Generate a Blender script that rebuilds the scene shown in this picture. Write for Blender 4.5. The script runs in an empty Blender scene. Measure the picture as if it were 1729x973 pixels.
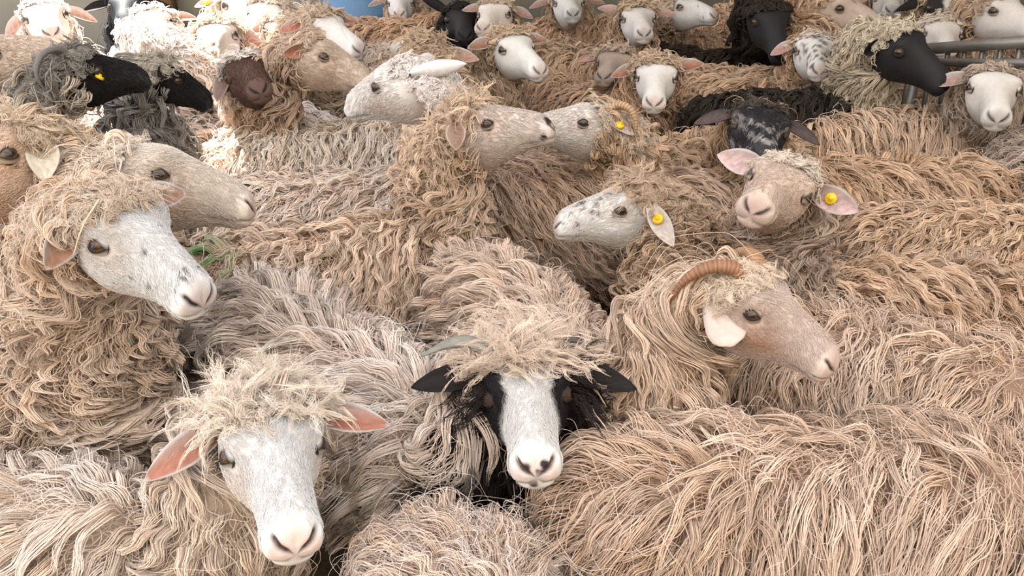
import bpy, math, random
import numpy as np

# ------------------------------------------------------------------ camera
FPX = 1357.0
W_, H_ = 1729, 973
CAMZ = 1.5
PITCH = math.radians(27.0)
scene = bpy.context.scene
cam_d = bpy.data.cameras.new('camera')
cam_d.sensor_width = 36.0
cam_d.lens = 36.0 * FPX / W_
cam_d.clip_start = 0.02
cam = bpy.data.objects.new('camera', cam_d)
scene.collection.objects.link(cam)
cam.location = (0, 0, CAMZ)
cam.rotation_euler = (math.pi / 2 - PITCH, 0, 0)
scene.camera = cam
CAM = np.array([0, 0, CAMZ])
C_F = np.array([0, math.cos(PITCH), -math.sin(PITCH)])
C_U = np.array([0, math.sin(PITCH), math.cos(PITCH)])
C_R = np.array([1.0, 0, 0])

# ------------------------------------------------------------------ sky, sun, exposure
world = bpy.data.worlds.new('sky')
scene.world = world
world.use_nodes = True
bgn = world.node_tree.nodes['Background']
bgn.inputs[0].default_value = (0.90, 0.945, 1.0, 1)
bgn.inputs[1].default_value = 1.0
sun_d = bpy.data.lights.new('sun', 'SUN')
sun_d.energy = 11.0
sun_d.angle = math.radians(1.0)
sun_d.color = (1.0, 0.95, 0.86)
sun = bpy.data.objects.new('sun', sun_d)
scene.collection.objects.link(sun)
# low morning sun from behind the barn, over its left corner
SUN_EL, SUN_AZ = math.radians(55), math.radians(40)
sun.rotation_euler = (math.pi / 2 - SUN_EL, 0, math.pi + SUN_AZ)
scene.view_settings.view_transform = 'Standard'
scene.view_settings.look = 'None'
scene.view_settings.gamma = 1.0
scene.view_settings.use_curve_mapping = False
scene.view_settings.exposure = 1.34

scene.cycles.max_bounces = 6
scene.cycles.diffuse_bounces = 2
HAIR = 1.0     # strand density
rs = np.random.RandomState(7)
col = scene.collection


# ------------------------------------------------------------------ small maths
def nrm(v):
    v = np.asarray(v, float)
    return v / (np.linalg.norm(v, axis=-1, keepdims=True) + 1e-12)


def ray(px, py):
    return nrm(C_F + C_R * ((px - W_ / 2) / FPX) + C_U * ((H_ / 2 - py) / FPX))


def at_z(px, py, z):
    r = ray(px, py)
    return CAM + r * ((z - CAMZ) / r[2])


def at_d(px, py, d):
    return CAM + ray(px, py) * d


def proj(p):
    q = np.asarray(p, float) - CAM
    dz = q @ C_F
    return np.stack([W_ / 2 + FPX * (q @ C_R) / dz, H_ / 2 - FPX * (q @ C_U) / dz], -1), dz


def rot_about(v, axis, a):
    axis = nrm(axis)
    return v * math.cos(a) + np.cross(axis, v) * math.sin(a) + axis * (axis @ v) * (1 - math.cos(a))


def smooth(x, a, b):
    t = np.clip((x - a) / (b - a), 0, 1)
    return t * t * (3 - 2 * t)


def solve_to(A, L, px, py, sgn):
    """the unit direction from A, length L, whose end falls on the line of sight px, py"""
    r = ray(px, py)
    q = A - CAM
    b = q @ r
    disc = b * b - (q @ q - L * L)
    t = b - sgn * math.sqrt(max(disc, 0))
    v = CAM + r * t - A
    return v / np.linalg.norm(v), math.sqrt(max(q @ q - b * b, 0)) / L


# ------------------------------------------------------------------ materials
def new_mat(name):
    m = bpy.data.materials.new(name)
    m.use_nodes = True
    nt = m.node_tree
    return m, nt, nt.nodes['Principled BSDF'], nt.nodes['Material Output']


def mat_attr(name, rough=0.7, spec=0.25, bump=0.0, bscale=300, trans=0.0, var=0.0):
    m, nt, b, out = new_mat(name)
    a = nt.nodes.new('ShaderNodeAttribute')
    a.attribute_name = 'col'
    src = a.outputs['Color']
    if var:
        tc = nt.nodes.new('ShaderNodeTexCoord')
        n = nt.nodes.new('ShaderNodeTexNoise')
        n.inputs['Scale'].default_value = 60
        n.inputs['Detail'].default_value = 5
        nt.links.new(tc.outputs['Object'], n.inputs['Vector'])
        mr = nt.nodes.new('ShaderNodeMapRange')
        mr.inputs['From Min'].default_value = 0.3
        mr.inputs['From Max'].default_value = 0.7
        mr.inputs['To Min'].default_value = 1 - var
        mr.inputs['To Max'].default_value = 1 + var * 0.6
        nt.links.new(n.outputs['Fac'], mr.inputs['Value'])
        mx = nt.nodes.new('ShaderNodeVectorMath')
        mx.operation = 'SCALE'
        nt.links.new(src, mx.inputs[0])
        nt.links.new(mr.outputs['Result'], mx.inputs['Scale'])
        src = mx.outputs['Vector']
    nt.links.new(src, b.inputs['Base Color'])
    b.inputs['Roughness'].default_value = rough
    b.inputs['Specular IOR Level'].default_value = spec
    if bump:
        tc = nt.nodes.new('ShaderNodeTexCoord')
        n = nt.nodes.new('ShaderNodeTexNoise')
        n.inputs['Scale'].default_value = bscale
        n.inputs['Detail'].default_value = 3
        nt.links.new(tc.outputs['Object'], n.inputs['Vector'])
        bp = nt.nodes.new('ShaderNodeBump')
        bp.inputs['Strength'].default_value = bump
        bp.inputs['Distance'].default_value = 0.002
        nt.links.new(n.outputs['Fac'], bp.inputs['Height'])
        nt.links.new(bp.outputs['Normal'], b.inputs['Normal'])
    if trans:
        tr = nt.nodes.new('ShaderNodeBsdfTranslucent')
        nt.links.new(src, tr.inputs['Color'])
        ms = nt.nodes.new('ShaderNodeMixShader')
        ms.inputs[0].default_value = trans
        nt.links.new(b.outputs[0], ms.inputs[1])
        nt.links.new(tr.outputs[0], ms.inputs[2])
        nt.links.new(ms.outputs[0], out.inputs[0])
    return m


def mat_plain(name, c, rough=0.6, metal=0.0, c2=None, scale=6.0, bump=0.0, detail=6):
    m, nt, b, out = new_mat(name)
    b.inputs['Roughness'].default_value = rough
    b.inputs['Metallic'].default_value = metal
    b.inputs['Base Color'].default_value = (*c, 1)
    tc = nt.nodes.new('ShaderNodeTexCoord')
    n = nt.nodes.new('ShaderNodeTexNoise')
    n.inputs['Scale'].default_value = scale
    n.inputs['Detail'].default_value = detail
    nt.links.new(tc.outputs['Object'], n.inputs['Vector'])
    if c2 is not None:
        r = nt.nodes.new('ShaderNodeValToRGB')
        r.color_ramp.elements[0].position = 0.35
        r.color_ramp.elements[1].position = 0.65
        r.color_ramp.elements[0].color = (*c, 1)
        r.color_ramp.elements[1].color = (*c2, 1)
        nt.links.new(n.outputs['Fac'], r.inputs['Fac'])
        nt.links.new(r.outputs['Color'], b.inputs['Base Color'])
    if bump:
        bp = nt.nodes.new('ShaderNodeBump')
        bp.inputs['Strength'].default_value = bump
        bp.inputs['Distance'].default_value = 0.01
        nt.links.new(n.outputs['Fac'], bp.inputs['Height'])
        nt.links.new(bp.outputs['Normal'], b.inputs['Normal'])
    return m


M_WOOL = mat_attr('wool', 0.65, 0.18, trans=0.08)
M_FUR = mat_attr('face_fur', 0.6, 0.2, trans=0.15)
M_SKIN = mat_attr('skin', 0.62, 0.25, bump=0.35, bscale=420, var=0.07)
M_EAR = mat_attr('ear_skin', 0.65, 0.2, bump=0.3, bscale=300, trans=0.18, var=0.10)
M_EYE = mat_attr('eyeball', 0.06, 0.6)
M_HORN = mat_attr('horn', 0.5, 0.3, bump=0.4, bscale=160, var=0.18)
M_TAG = mat_plain('yellow_plastic', (0.85, 0.55, 0.02), 0.35)
M_STRAW = mat_plain('dry_straw', (0.50, 0.38, 0.25), 0.6, c2=(0.66, 0.54, 0.39), scale=40)
M_RAIL = mat_plain('galvanised_steel', (0.30, 0.28, 0.26), 0.5, 0.6, c2=(0.20, 0.18, 0.16), scale=14, bump=0.1)
M_WALL = mat_plain('limewashed_plaster', (0.40, 0.36, 0.29), 0.9, c2=(0.47, 0.43, 0.36), scale=3, bump=0.3)
M_ROOF = mat_plain('roof_sheet', (0.55, 0.50, 0.45), 0.85, c2=(0.62, 0.57, 0.5), scale=2)
M_FLOOR = mat_plain('trodden_bedding', (0.10, 0.065, 0.04), 0.95, c2=(0.20, 0.14, 0.08), scale=25, bump=0.6)
M_WOOD = mat_plain('weathered_timber', (0.22, 0.13, 0.06), 0.8, c2=(0.30, 0.19, 0.09), scale=9, bump=0.2)
M_BLUE = mat_plain('blue_plastic', (0.10, 0.22, 0.42), 0.45, c2=(0.13, 0.27, 0.48), scale=5)


# ------------------------------------------------------------------ mesh makers
def link(name, data, mat, parent=None, loc=None):
    o = bpy.data.objects.new(name, data)
    col.objects.link(o)
    if mat is not None:
        data.materials.append(mat)
    if parent is not None:
        o.parent = parent
    if loc is not None:
        o.location = loc
    return o


def mesh_np(name, V, quads=None, tris=None, colors=None, smooth_=True):
    """V (n,3); quads (m,4); tris (k,3)"""
    me = bpy.data.meshes.new(name)
    V = np.ascontiguousarray(V, np.float32)
    me.vertices.add(len(V))
    me.vertices.foreach_set('co', V.ravel())
    lo, st, tot = [], [], []
    pos = 0
    if quads is not None and len(quads):
        q = np.asarray(quads, np.int32)
        lo.append(q.ravel()); st.append(np.arange(len(q)) * 4); tot.append(np.full(len(q), 4))
        pos = len(q) * 4
    if tris is not None and len(tris):
        q = np.asarray(tris, np.int32)
        lo.append(q.ravel()); st.append(pos + np.arange(len(q)) * 3); tot.append(np.full(len(q), 3))
    lo = np.concatenate(lo).astype(np.int32)
    st = np.concatenate(st).astype(np.int32)
    me.loops.add(len(lo))
    me.loops.foreach_set('vertex_index', lo)
    me.polygons.add(len(st))
    me.polygons.foreach_set('loop_start', st)
    me.update(calc_edges=True)
    me.validate()
    if smooth_:
        me.polygons.foreach_set('use_smooth', np.ones(len(me.polygons), bool))
    if colors is not None:
        a = me.attributes.new('col', 'FLOAT_COLOR', 'POINT')
        c = np.ones((len(V), 4), np.float32)
        c[:, :3] = colors
        a.data.foreach_set('color', c.ravel())
    return me


def grid_quads(nr, nc, wrap=True, off=0):
    i, j = np.meshgrid(np.arange(nr - 1), np.arange(nc if wrap else nc - 1), indexing='ij')
    j2 = (j + 1) % nc
    return (np.stack([i * nc + j, i * nc + j2, (i + 1) * nc + j2, (i + 1) * nc + j], -1).reshape(-1, 4) + off)


def tube(path, radii, sides=8, up=(0, 0, 1), squash=None, caps=True):
    path = np.asarray(path, float)
    n = len(path)
    radii = np.broadcast_to(np.asarray(radii, float), (n,))
    t = nrm(np.gradient(path, axis=0))
    a = np.asarray(up, float)
    if abs(t[0] @ a) > 0.95:
        a = np.array([1.0, 0, 0])
    V = []
    e = nrm(np.cross(t[0], a))
    for k in range(n):
        e = nrm(e - t[k] * (e @ t[k]))
        g = np.cross(t[k], e)
        th = np.arange(sides) / sides * 2 * np.pi
        sq = 1.0 if squash is None else squash
        V.append(path[k] + radii[k] * (np.cos(th)[:, None] * e + sq * np.sin(th)[:, None] * g))
    V = np.concatenate(V)
    Q = grid_quads(n, sides)
    T = []
    if caps:
        V = np.concatenate([V, path[:1], path[-1:]])
        c0, c1 = len(V) - 2, len(V) - 1
        for j in range(sides):
            T.append((c0, (j + 1) % sides, j))
            T.append((c1, (n - 1) * sides + j, (n - 1) * sides + (j + 1) % sides))
    return V, Q, np.array(T, np.int32).reshape(-1, 3)


def join_geo(parts):
    V, Q, T = [], [], []
    o = 0
    for v, q, t in parts:
        V.append(v)
        if len(q): Q.append(np.asarray(q) + o)
        if len(t): T.append(np.asarray(t) + o)
        o += len(v)
    return np.concatenate(V), (np.concatenate(Q) if Q else None), (np.concatenate(T) if T else None)


def box_geo(x0, x1, y0, y1, z0, z1):
    V = np.array([(x, y, z) for z in (z0, z1) for y in (y0, y1) for x in (x0, x1)], float)
    Q = np.array([(0, 2, 3, 1), (4, 5, 7, 6), (0, 1, 5, 4), (1, 3, 7, 5), (3, 2, 6, 7), (2, 0, 4, 6)])
    return V, Q, np.zeros((0, 3), int)


def catmull(pts, n):
    P = np.asarray(pts, float)
    P = np.concatenate([[2 * P[0] - P[1]], P, [2 * P[-1] - P[-2]]])
    m = len(P) - 3
    u = np.linspace(0, m - 1e-6, n)
    k = u.astype(int)
    t = (u - k)[:, None]
    a, b, c, d = P[k], P[k + 1], P[k + 2], P[k + 3]
    return 0.5 * (2 * b + (c - a) * t + (2 * a - 5 * b + 4 * c - d) * t ** 2 + (3 * b - a - 3 * c + d) * t ** 3)


def hair_object(name, pts, rad, colr, mat, parent, base):
    """pts (n,K,3) world, rad (n,K), colr (n,K,3)"""
    n, K, _ = pts.shape
    cu = bpy.data.hair_curves.new(name)
    cu.add_curves([K] * n)
    cu.position_data.foreach_set('vector', (pts - base).astype(np.float32).ravel())
    ra = cu.attributes.get('radius') or cu.attributes.new('radius', 'FLOAT', 'POINT')
    ra.data.foreach_set('value', rad.astype(np.float32).ravel())
    ca = cu.attributes.new('col', 'FLOAT_COLOR', 'POINT')
    c = np.ones((n, K, 4), np.float32)
    c[..., :3] = np.clip(colr, 0, 1)
    ca.data.foreach_set('color', c.ravel())
    return link(name, cu, mat, parent)


# ------------------------------------------------------------------ the sheep: one loft from rump to nose
HX = np.array([0, .03, .06, .095, .125, .155, .185, .21, .232, .246, .255, .261])
HT = np.array([.030, .056, .066, .067, .060, .052, .0445, .037, .028, .018, .006, -.006])
HB = np.array([-.062, -.084, -.094, -.092, -.080, -.067, -.057, -.052, -.051, -.049, -.044, -.034])
HW = np.array([.054, .063, .068, .068, .054, .0445, .0385, .0370, .0385, .0375, .0325, .020])
HC = np.array([-.012, -.006, .0, .004, .004, .002, -.004, -.010, -.016, -.018, -.018, -.018])
BETA = math.atan2(.038, .167)
EYEMID = np.array([.095, 0, .028])
L_EN = math.hypot(.167, .038)
TA = np.array([-.665, -.655, -.62, -.55, -.42, -.25, -.08, .02, .08])
TW = np.array([.01, .06, .105, .138, .155, .162, .146, .124, .108])
TR = np.array([.01, .07, .125, .165, .19, .205, .195, .175, .155])
TD = np.array([-.13, -.07, -.03, -.01, 0, -.01, 0, -.015, -.045])


def pchip(x, X, Y):
    """smooth monotone-ish interpolation"""
    k = np.clip(np.searchsorted(X, x) - 1, 0, len(X) - 2)
    d = np.gradient(Y, X)
    h = X[k + 1] - X[k]
    t = np.clip((x - X[k]) / h, 0, 1)
    return ((1 + 2 * t) * (1 - t) ** 2 * Y[k] + t * (1 - t) ** 2 * h * d[k]
            + t * t * (3 - 2 * t) * Y[k + 1] + t * t * (t - 1) * h * d[k + 1])


def seg_dist(p, a, b):
    a = np.asarray(a); b = np.asarray(b)
    t = np.clip(((p - a) @ (b - a)) / ((b - a) @ (b - a)), 0, 1)
    return np.linalg.norm(p - a - t[..., None] * (b - a), axis=-1)


def wob(p, f, s=0.0):
    return (np.sin(p[..., 0] * f + s) * np.cos(p[..., 1] * f * 1.3 + 2 * s) + np.sin(p[..., 2] * f * .9 + 1.7 * s)) * .5


def nostril(q):
    """distance to the slit of the nostril, seen from the front"""
    p2 = q[..., 1:]
    a, b, c = np.array([.0275, .006]), np.array([.021, -.004]), np.array([.008, -.0135])
    return np.minimum(seg_dist(p2, a, b), seg_dist(p2, b, c))


def head_local(nx, nt):
    u = np.linspace(0, 1, nx)
    x = HX[-1] * (1 - (1 - u) ** 1.25)
    th = np.arange(nt) / nt * 2 * np.pi
    zt, zb, w, zc = (pchip(x, HX, A)[:, None] for A in (HT, HB, HW, HC))
    c, s = np.cos(th)[None], np.sin(th)[None]
    up = c >= 0
    z = zc + np.where(up, (zt - zc) * np.abs(c) ** 0.92, -(zc - zb) * np.abs(c) ** 0.95)
    pu = np.interp(x, [0, .09, .135, .20, .235, .262], [.80, .80, 1.05, 1.08, .88, .85])[:, None]
    y = w * np.sign(s) * np.abs(s) ** np.where(up, pu, 1.0)
    jaw = np.interp(x, [0, .08, .15, .21, .24], [.30, .34, .34, .22, .16])[:, None]
    y = y * np.where(up, 1.0, 1 - jaw * np.abs(c) ** 1.3)
    p = np.stack([np.broadcast_to(x[:, None], y.shape), y, z], -1)
    n = np.stack([np.zeros_like(y), y, (z - zc) * .7], -1)
    n[..., 0] += 0.6 * smooth(p[..., 0], .235, .26) * .03
    n = nrm(n)
    sy = np.sign(y) + (y == 0)
    q = p * np.stack([np.ones_like(sy), sy, np.ones_like(sy)], -1)     # mirrored to +y
    g = lambda a, r: np.exp(-(((q - np.array(a)) ** 2).sum(-1)) / (r * r))
    d = .013 * g((.090, .058, .046), .024) - .008 * g((.100, .070, .022), .016) - .006 * g((.145, .045, .010), .028) + .005 * g((.125, .055, -.022), .022)
    d += .004 * g((.12, .05, -.05), .035) + .004 * g((.242, .026, -.004), .014)
    d += -.007 * np.exp(-(nostril(q) / .0045) ** 2) * smooth(q[..., 0], .232, .243)
    mz = -.031 - .10 * (.25 - q[..., 0])
    d += -.003 * np.exp(-((q[..., 2] - mz) / .0035) ** 2) * smooth(q[..., 0], .165, .185)
    d += -.002 * np.exp(-(q[..., 1] / .003) ** 2) * smooth(q[..., 0], .25, .258) * smooth(q[..., 2], -.032, -.02)
    return p + n * d[..., None], q


def hermite(p0, m0, p1, m1, n):
    t = np.linspace(0, 1, n)[:, None]
    return ((2 * t ** 3 - 3 * t ** 2 + 1) * p0 + (t ** 3 - 2 * t ** 2 + t) * m0
            + (-2 * t ** 3 + 3 * t ** 2) * p1 + (t ** 3 - t ** 2) * m1)


def sect(C, F, U, w, a, b, nt):
    S = nrm(np.cross(F, U))
    U = np.cross(S, F)
    th = np.arange(nt) / nt * 2 * np.pi
    c, s = np.cos(th), np.sin(th)
    return C + (w * np.sign(s) * np.abs(s) ** .9)[:, None] * S + (np.where(c > 0, a, b) * c)[:, None] * U


def grid_normals(P):
    ds = np.gradient(P, axis=0)
    dt = (np.roll(P, -1, 1) - np.roll(P, 1, 1)) * .5
    N = nrm(np.cross(dt, ds))
    return N, ds, dt


class Loft:
    def __init__(s, P, k_neck, k_head):
        s.P = P
        s.N, s.ds, s.dt = grid_normals(P)
        s.k_neck, s.k_head = k_neck, k_head
        a = np.linalg.norm(np.cross(s.ds, s.dt), axis=-1)
        s.area = a

    def get(s, u, v):
        nr, nc = s.P.shape[:2]
        u = np.clip(u, 0, nr - 1.001)
        i = u.astype(int); fu = (u - i)[:, None]
        v = v % nc
        j = v.astype(int) % nc; fv = (v - np.floor(v))[:, None]
        j2 = (j + 1) % nc
        w00, w01, w10, w11 = (1 - fu) * (1 - fv), (1 - fu) * fv, fu * (1 - fv), fu * fv
        return [A[i, j] * w00 + A[i, j2] * w01 + A[i + 1, j] * w10 + A[i + 1, j2] * w11 for A in (s.P, s.N, s.ds, s.dt)]

    def sample(s, rng, n, mask):
        w = (s.area * mask)[:-1]
        c = np.cumsum(w.ravel())
        if c[-1] <= 0 or n < 1:
            return np.zeros(0), np.zeros(0)
        k = np.searchsorted(c, rng.rand(n) * c[-1])
        nc = s.P.shape[1]
        return np.clip(k // nc + rng.rand(n), 0, s.P.shape[0] - 1.01), (k % nc + rng.rand(n))


def march(L, u, v, Lk, K, flow_fn, lift, h0, wave_a, wave_l, rng, settle=0.55):
    """guide curves that lie along the coat: returns pts (n,K,3), side vectors, normals"""
    n = len(u)
    pts = np.zeros((n, K, 3)); E = np.zeros((n, K, 3)); NN = np.zeros((n, K, 3))
    step = Lk / (K - 1)
    ph = rng.rand(n) * 6.28
    wl = wave_l * (0.75 + .5 * rng.rand(n))
    wa = wave_a * (0.4 + 1.2 * rng.rand(n))
    for k in range(K):
        t = k / (K - 1)
        P, N, ds, dt = L.get(u, v)
        N = nrm(N)
        f = flow_fn(P, N, ds, dt, t)
        ft = nrm(f - (f * N).sum(-1, keepdims=True) * N)
        e = np.cross(N, ft)
        h = h0 + lift * (math.sin(math.pi * min(1, t * 1.05) ** settle) if t > 0 else 0) * 1.0 + lift * .25 * t
        a = wa * min(1.0, t * 2.2)
        p6 = ph + 6.283 * t * Lk / wl
        pts[:, k] = P + N * h[:, None] + (a * np.sin(p6))[:, None] * e + (a * .55 * np.cos(p6))[:, None] * N
        E[:, k] = e; NN[:, k] = N
        u = u + step * (ft * ds).sum(-1) / ((ds * ds).sum(-1) + 1e-9)
        v = v + step * (ft * dt).sum(-1) / ((dt * dt).sum(-1) + 1e-9)
        u = np.clip(u, 0.5, L.P.shape[0] - 1.01)
    return pts, E, NN


def children(G, E, NN, per, rho, clump, frizz, rng):
    """strands around each guide, drawn together towards the tip"""
    n, K, _ = G.shape
    t = np.linspace(0, 1, K)
    ang = rng.rand(n, per) * 6.283
    rr = np.sqrt(rng.rand(n, per)) * rho
    shrink = (1 - clump * t ** .8)
    ox = (np.cos(ang) * rr)[..., None] * shrink
    oy = (np.sin(ang) * rr * .6)[..., None] * shrink
    out = G[:, None] + ox[..., None] * E[:, None] + oy[..., None] * NN[:, None]
    # own wave of every strand
    p = rng.rand(n, per, 1) * 6.283
    fr = frizz * (.5 + rng.rand(n, per, 1)) * np.minimum(1, t * 2)
    fq = 6.283 * (1.0 + 1.6 * rng.rand(n, per, 1))
    out = out + (fr * np.sin(p + fq * t))[..., None] * E[:, None] + (fr * .7 * np.cos(p * 1.7 + fq * 1.2 * t))[..., None] * NN[:, None]
    # unequal lengths
    ln = 1 - .35 * rng.rand(n, per, 1) ** 2
    idx = (t * (K - 1))[None, None] * ln
    i0 = np.clip(idx.astype(int), 0, K - 2)
    w = (idx - i0)[..., None]
    out = np.take_along_axis(out, i0[..., None], 2) * (1 - w) + np.take_along_axis(out, i0[..., None] + 1, 2) * w
    return out.reshape(n * per, K, 3)


CREAM = np.array([.76, .62, .47]); WHITE = np.array([.80, .72, .62]); TAN = np.array([.64, .455, .30])
GREY = np.array([.58, .52, .45]); BLACK = np.array([.022, .019, .020]); BROWN = np.array([.42, .28, .17])
PALE = np.array([.82, .72, .62])
FACEW = np.array([.74, .70, .66]); PINK = np.array([.66, .43, .36]); DARK = np.array([.025, .02, .02])


def face_paint(q, p, spec, rng):
    """colour of the face skin in head coordinates (q mirrored, p signed)"""
    base = np.array(spec.get('face', FACEW), float)
    c = np.broadcast_to(base, q.shape).copy()
    mix = lambda c, k, m: c * (1 - m[..., None]) + np.array(k) * m[..., None]
    tint = spec.get('cheek', None)
    if tint is not None:
        c = mix(c, tint, .8 * np.exp(-(((q - np.array([.13, .05, -.03])) / np.array([.05, .03, .04])) ** 2).sum(-1)))
    # warm shadow painted round eye and under jaw, cloudy white hair elsewhere
    if base.mean() > .3:
        c = mix(c, base * np.array([.92, .76, .70]), .55 * np.exp(-(((q - np.array([.105, .06, .012])) / np.array([.030, .03, .022])) ** 2).sum(-1)))
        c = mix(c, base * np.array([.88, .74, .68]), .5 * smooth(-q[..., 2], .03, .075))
        cl = np.clip(.5 + .5 * wob(p, 70, 3.3) + .35 * wob(p, 160, 1.1), 0, 1)
        c = mix(c, base * np.array([.90, .84, .80]), .55 * cl)
    # warmer, thinner hair at the muzzle
    nosec = np.array(spec.get('nose', PINK), float)
    m = smooth(q[..., 0] + .25 * (.02 - q[..., 1]), .238, .262) * smooth(q[..., 2], -.036, -.02)
    c = mix(c, nosec, m * spec.get('nose_amt', .6))
    sp = spec.get('spots', 0)
    if sp:
        n = int(sp)
        zx = spec.get('spot_x', (.06, .25))
        cx = rng.uniform(zx[0], zx[1], n); th = rng.uniform(-1.9, 1.9, n) * spec.get('spot_spread', 1.0)
        w = pchip(cx, HX, HW); zt = pchip(cx, HX, HT)
        ctr = np.stack([cx, w * np.sin(th), zt * np.cos(th)], -1)
        r = spec.get('spot_r', .005) * (.45 + rng.rand(n) ** 2 * 1.4)
        pw = p + .003 * np.stack([wob(p, 300, 1), wob(p, 320, 2), wob(p, 280, 3)], -1)
        for k in range(n):
            dd = np.linalg.norm((pw - ctr[k]) * np.array([.8, 1, 1]), axis=-1)
            c = mix(c, spec.get('spot_c', DARK), .85 * (1 - smooth(dd, r[k] * .6, r[k] * 1.2)))
    if spec.get('mask') == 'eyes':      # black patches over both eyes and cheeks, white blaze
        e = q + .004 * wob(q, 180, .4)[..., None]
        m = smooth(e[..., 1], .034, .043) * (1 - smooth(e[..., 0], .125, .15)) * smooth(e[..., 2], -.10, -.09)
        c = mix(c, (.02, .016, .02), m)
        c = mix(c, (.02, .016, .02), (1 - smooth(e[..., 0], .02, .05)) * smooth(e[..., 1], .03, .04))
        n = wob(p, 150, 2.2)
        for a, r in (((.252, .014, -.004), .010), ((.258, -.004, -.012), .010), ((.262, .004, -.026), .011), ((.256, -.013, .0), .008)):
            c = mix(c, (.03, .028, .03), 1 - smooth(np.linalg.norm(p - np.array(a), axis=-1) + .003 * n, r * .6, r * 1.05))
    if spec.get('mask') == 'noseblack':
        for a, r in (((.248, -.014, .016), .017), ((.248, .014, .016), .017), ((.232, .042, -.028), .013), ((.232, -.042, -.028), .013), ((.262, 0, -.006), .010)):
            c = mix(c, (.03, .025, .028), 1 - smooth(np.linalg.norm(p - np.array(a), axis=-1) + .002 * wob(p, 200, 1.2), r * .7, r))
    if spec.get('mask') == 'blaze':
        m = smooth(np.abs(q[..., 1]), .016, .024)
        c = mix(c, DARK, m)
    if spec.get('mask') == 'mottle':
        m = smooth(wob(p, 120, .7) + .9 * wob(p, 330, 2.1), -.75, -.25)
        c = mix(c, (.035, .032, .036), m)
    # nostrils, mouth, rim of the eye
    m = np.exp(-(nostril(q) / .0036) ** 2) * smooth(q[..., 0], .234, .244)
    c = mix(c, nosec * .10, np.clip(m * 1.3, 0, 1))
    mz = -.031 - .10 * (.25 - q[..., 0])
    m = np.exp(-((q[..., 2] - mz) / .0024) ** 2) * smooth(q[..., 0], .175, .195)
    c = mix(c, base * .35, m * .75)
    m = np.exp(-(np.linalg.norm((q - np.array([.100, .066, .022])) * np.array([.75, .6, 1.15]), axis=-1) / .0125) ** 4)
    c = mix(c, np.minimum(base, .5) * np.array(spec.get('lid', (.22, .15, .13))), m * .85)
    return c


def eye_geo():
    """eyeball: gaze +y, head forward +x, up +z"""
    nu, nv = 16, 10
    V, Cc = [], []
    for i in range(nv + 1):
        a = math.pi * .62 * i / nv
        for j in range(nu):
            b = 2 * math.pi * j / nu
            v = np.array([math.sin(a) * math.cos(b), math.cos(a), math.sin(a) * math.sin(b)])
            V.append(v)
            iris = a < .85
            pup = abs(v[0]) < .42 and abs(v[2]) < .2 and iris
            Cc.append((.004, .004, .006) if pup else ((.07, .035, .016) if iris else (.05, .03, .02)))
    Q = grid_quads(nv + 1, nu)
    return np.array(V), Q[:, ::-1], np.array(Cc)


EYE_V, EYE_Q, EYE_C = eye_geo()


def lid_geo():
    """two lids round the almond opening, thin shells over the eyeball"""
    parts = []
    for sgn, op, full in ((1, math.radians(40), 1.35), (-1, math.radians(30), 1.2)):
        na, ne = 17, 6
        az = np.linspace(-1.35, 1.35, na)
        V = []
        for e in range(ne):
            tt = e / (ne - 1)
            for a in az:
                o = op * max(0, math.cos(a / 1.15 * math.pi / 2)) ** 1.1 if abs(a) < 1.15 else 0.0
                el = (o + (full - o) * tt) * sgn
                r = 1.06 + .05 * math.sin(math.pi * min(1, tt * 1.6)) - .25 * max(0, tt - .5)
                V.append((r * math.cos(el) * math.sin(a), r * math.cos(el) * math.cos(a), r * math.sin(el)))
        Q = grid_quads(ne, na, wrap=False)
        parts.append((np.array(V), Q if sgn < 0 else Q[:, ::-1], np.zeros((0, 3), int)))
    V, Q, _ = join_geo(parts)
    rim = np.tile(np.repeat(np.arange(6) / 5, 17), 2)
    return V, Q, rim


LID_V, LID_Q, LID_R = lid_geo()


def ear_geo(Le, We, cup, nl=16, nw=9, blunt=False):
    """ear blade along +x, opening towards +z, width along y; returns V, Q, inner mask, edge"""
    t = np.linspace(0, 1, nl)
    wd = We * np.interp(t, [0, .12, .3, .5, .7, .85, .95, 1], [.50, .70, .95, 1.0, .80, .50, .24, .03] if not blunt else [.42, .55, .75, .95, 1.05, .95, .60, .10])
    v = np.linspace(-1, 1, nw)
    T, Vv = np.meshgrid(t, v, indexing='ij')
    Wd = wd[:, None]
    cupd = cup * Wd * (1.1 - .55 * T)
    x = Le * T * np.ones_like(Vv)
    y = Wd * Vv
    z = cupd * (Vv ** 2) - .10 * Le * T ** 2
    y = y * (1 - .25 * cup * np.abs(Vv) * (1 - T))
    inn = np.stack([x, y, z + .0012], -1)
    th = .0040 * (1 - Vv ** 2) * (1.3 - T) + .0006
    out = np.stack([x, y, z - th], -1)
    V = np.concatenate([inn.reshape(-1, 3), out.reshape(-1, 3)])
    n = nl * nw
    Q = grid_quads(nl, nw, False)
    Q2 = grid_quads(nl, nw, False, n)[:, ::-1]
    rim = []
    for i in range(nl - 1):
        for j, f in ((0, 1), (nw - 1, 0)):
            a, b = i * nw + j, (i + 1) * nw + j
            rim.append((a, b, b + n, a + n) if f else (b, a, a + n, b + n))
    for j in range(nw - 1):
        a = (nl - 1) * nw + j
        rim.append((a, a + 1, a + 1 + n, a + n))
    Qa = np.concatenate([Q, Q2, np.array(rim)])
    edge = np.maximum(np.abs(Vv), smooth(T, .80, 1.0))
    return V, Qa, np.concatenate([np.ones(n), np.zeros(n)]), np.concatenate([edge.ravel()] * 2), np.concatenate([T.ravel()] * 2)


SHEEP = []
REPORT = []


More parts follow.
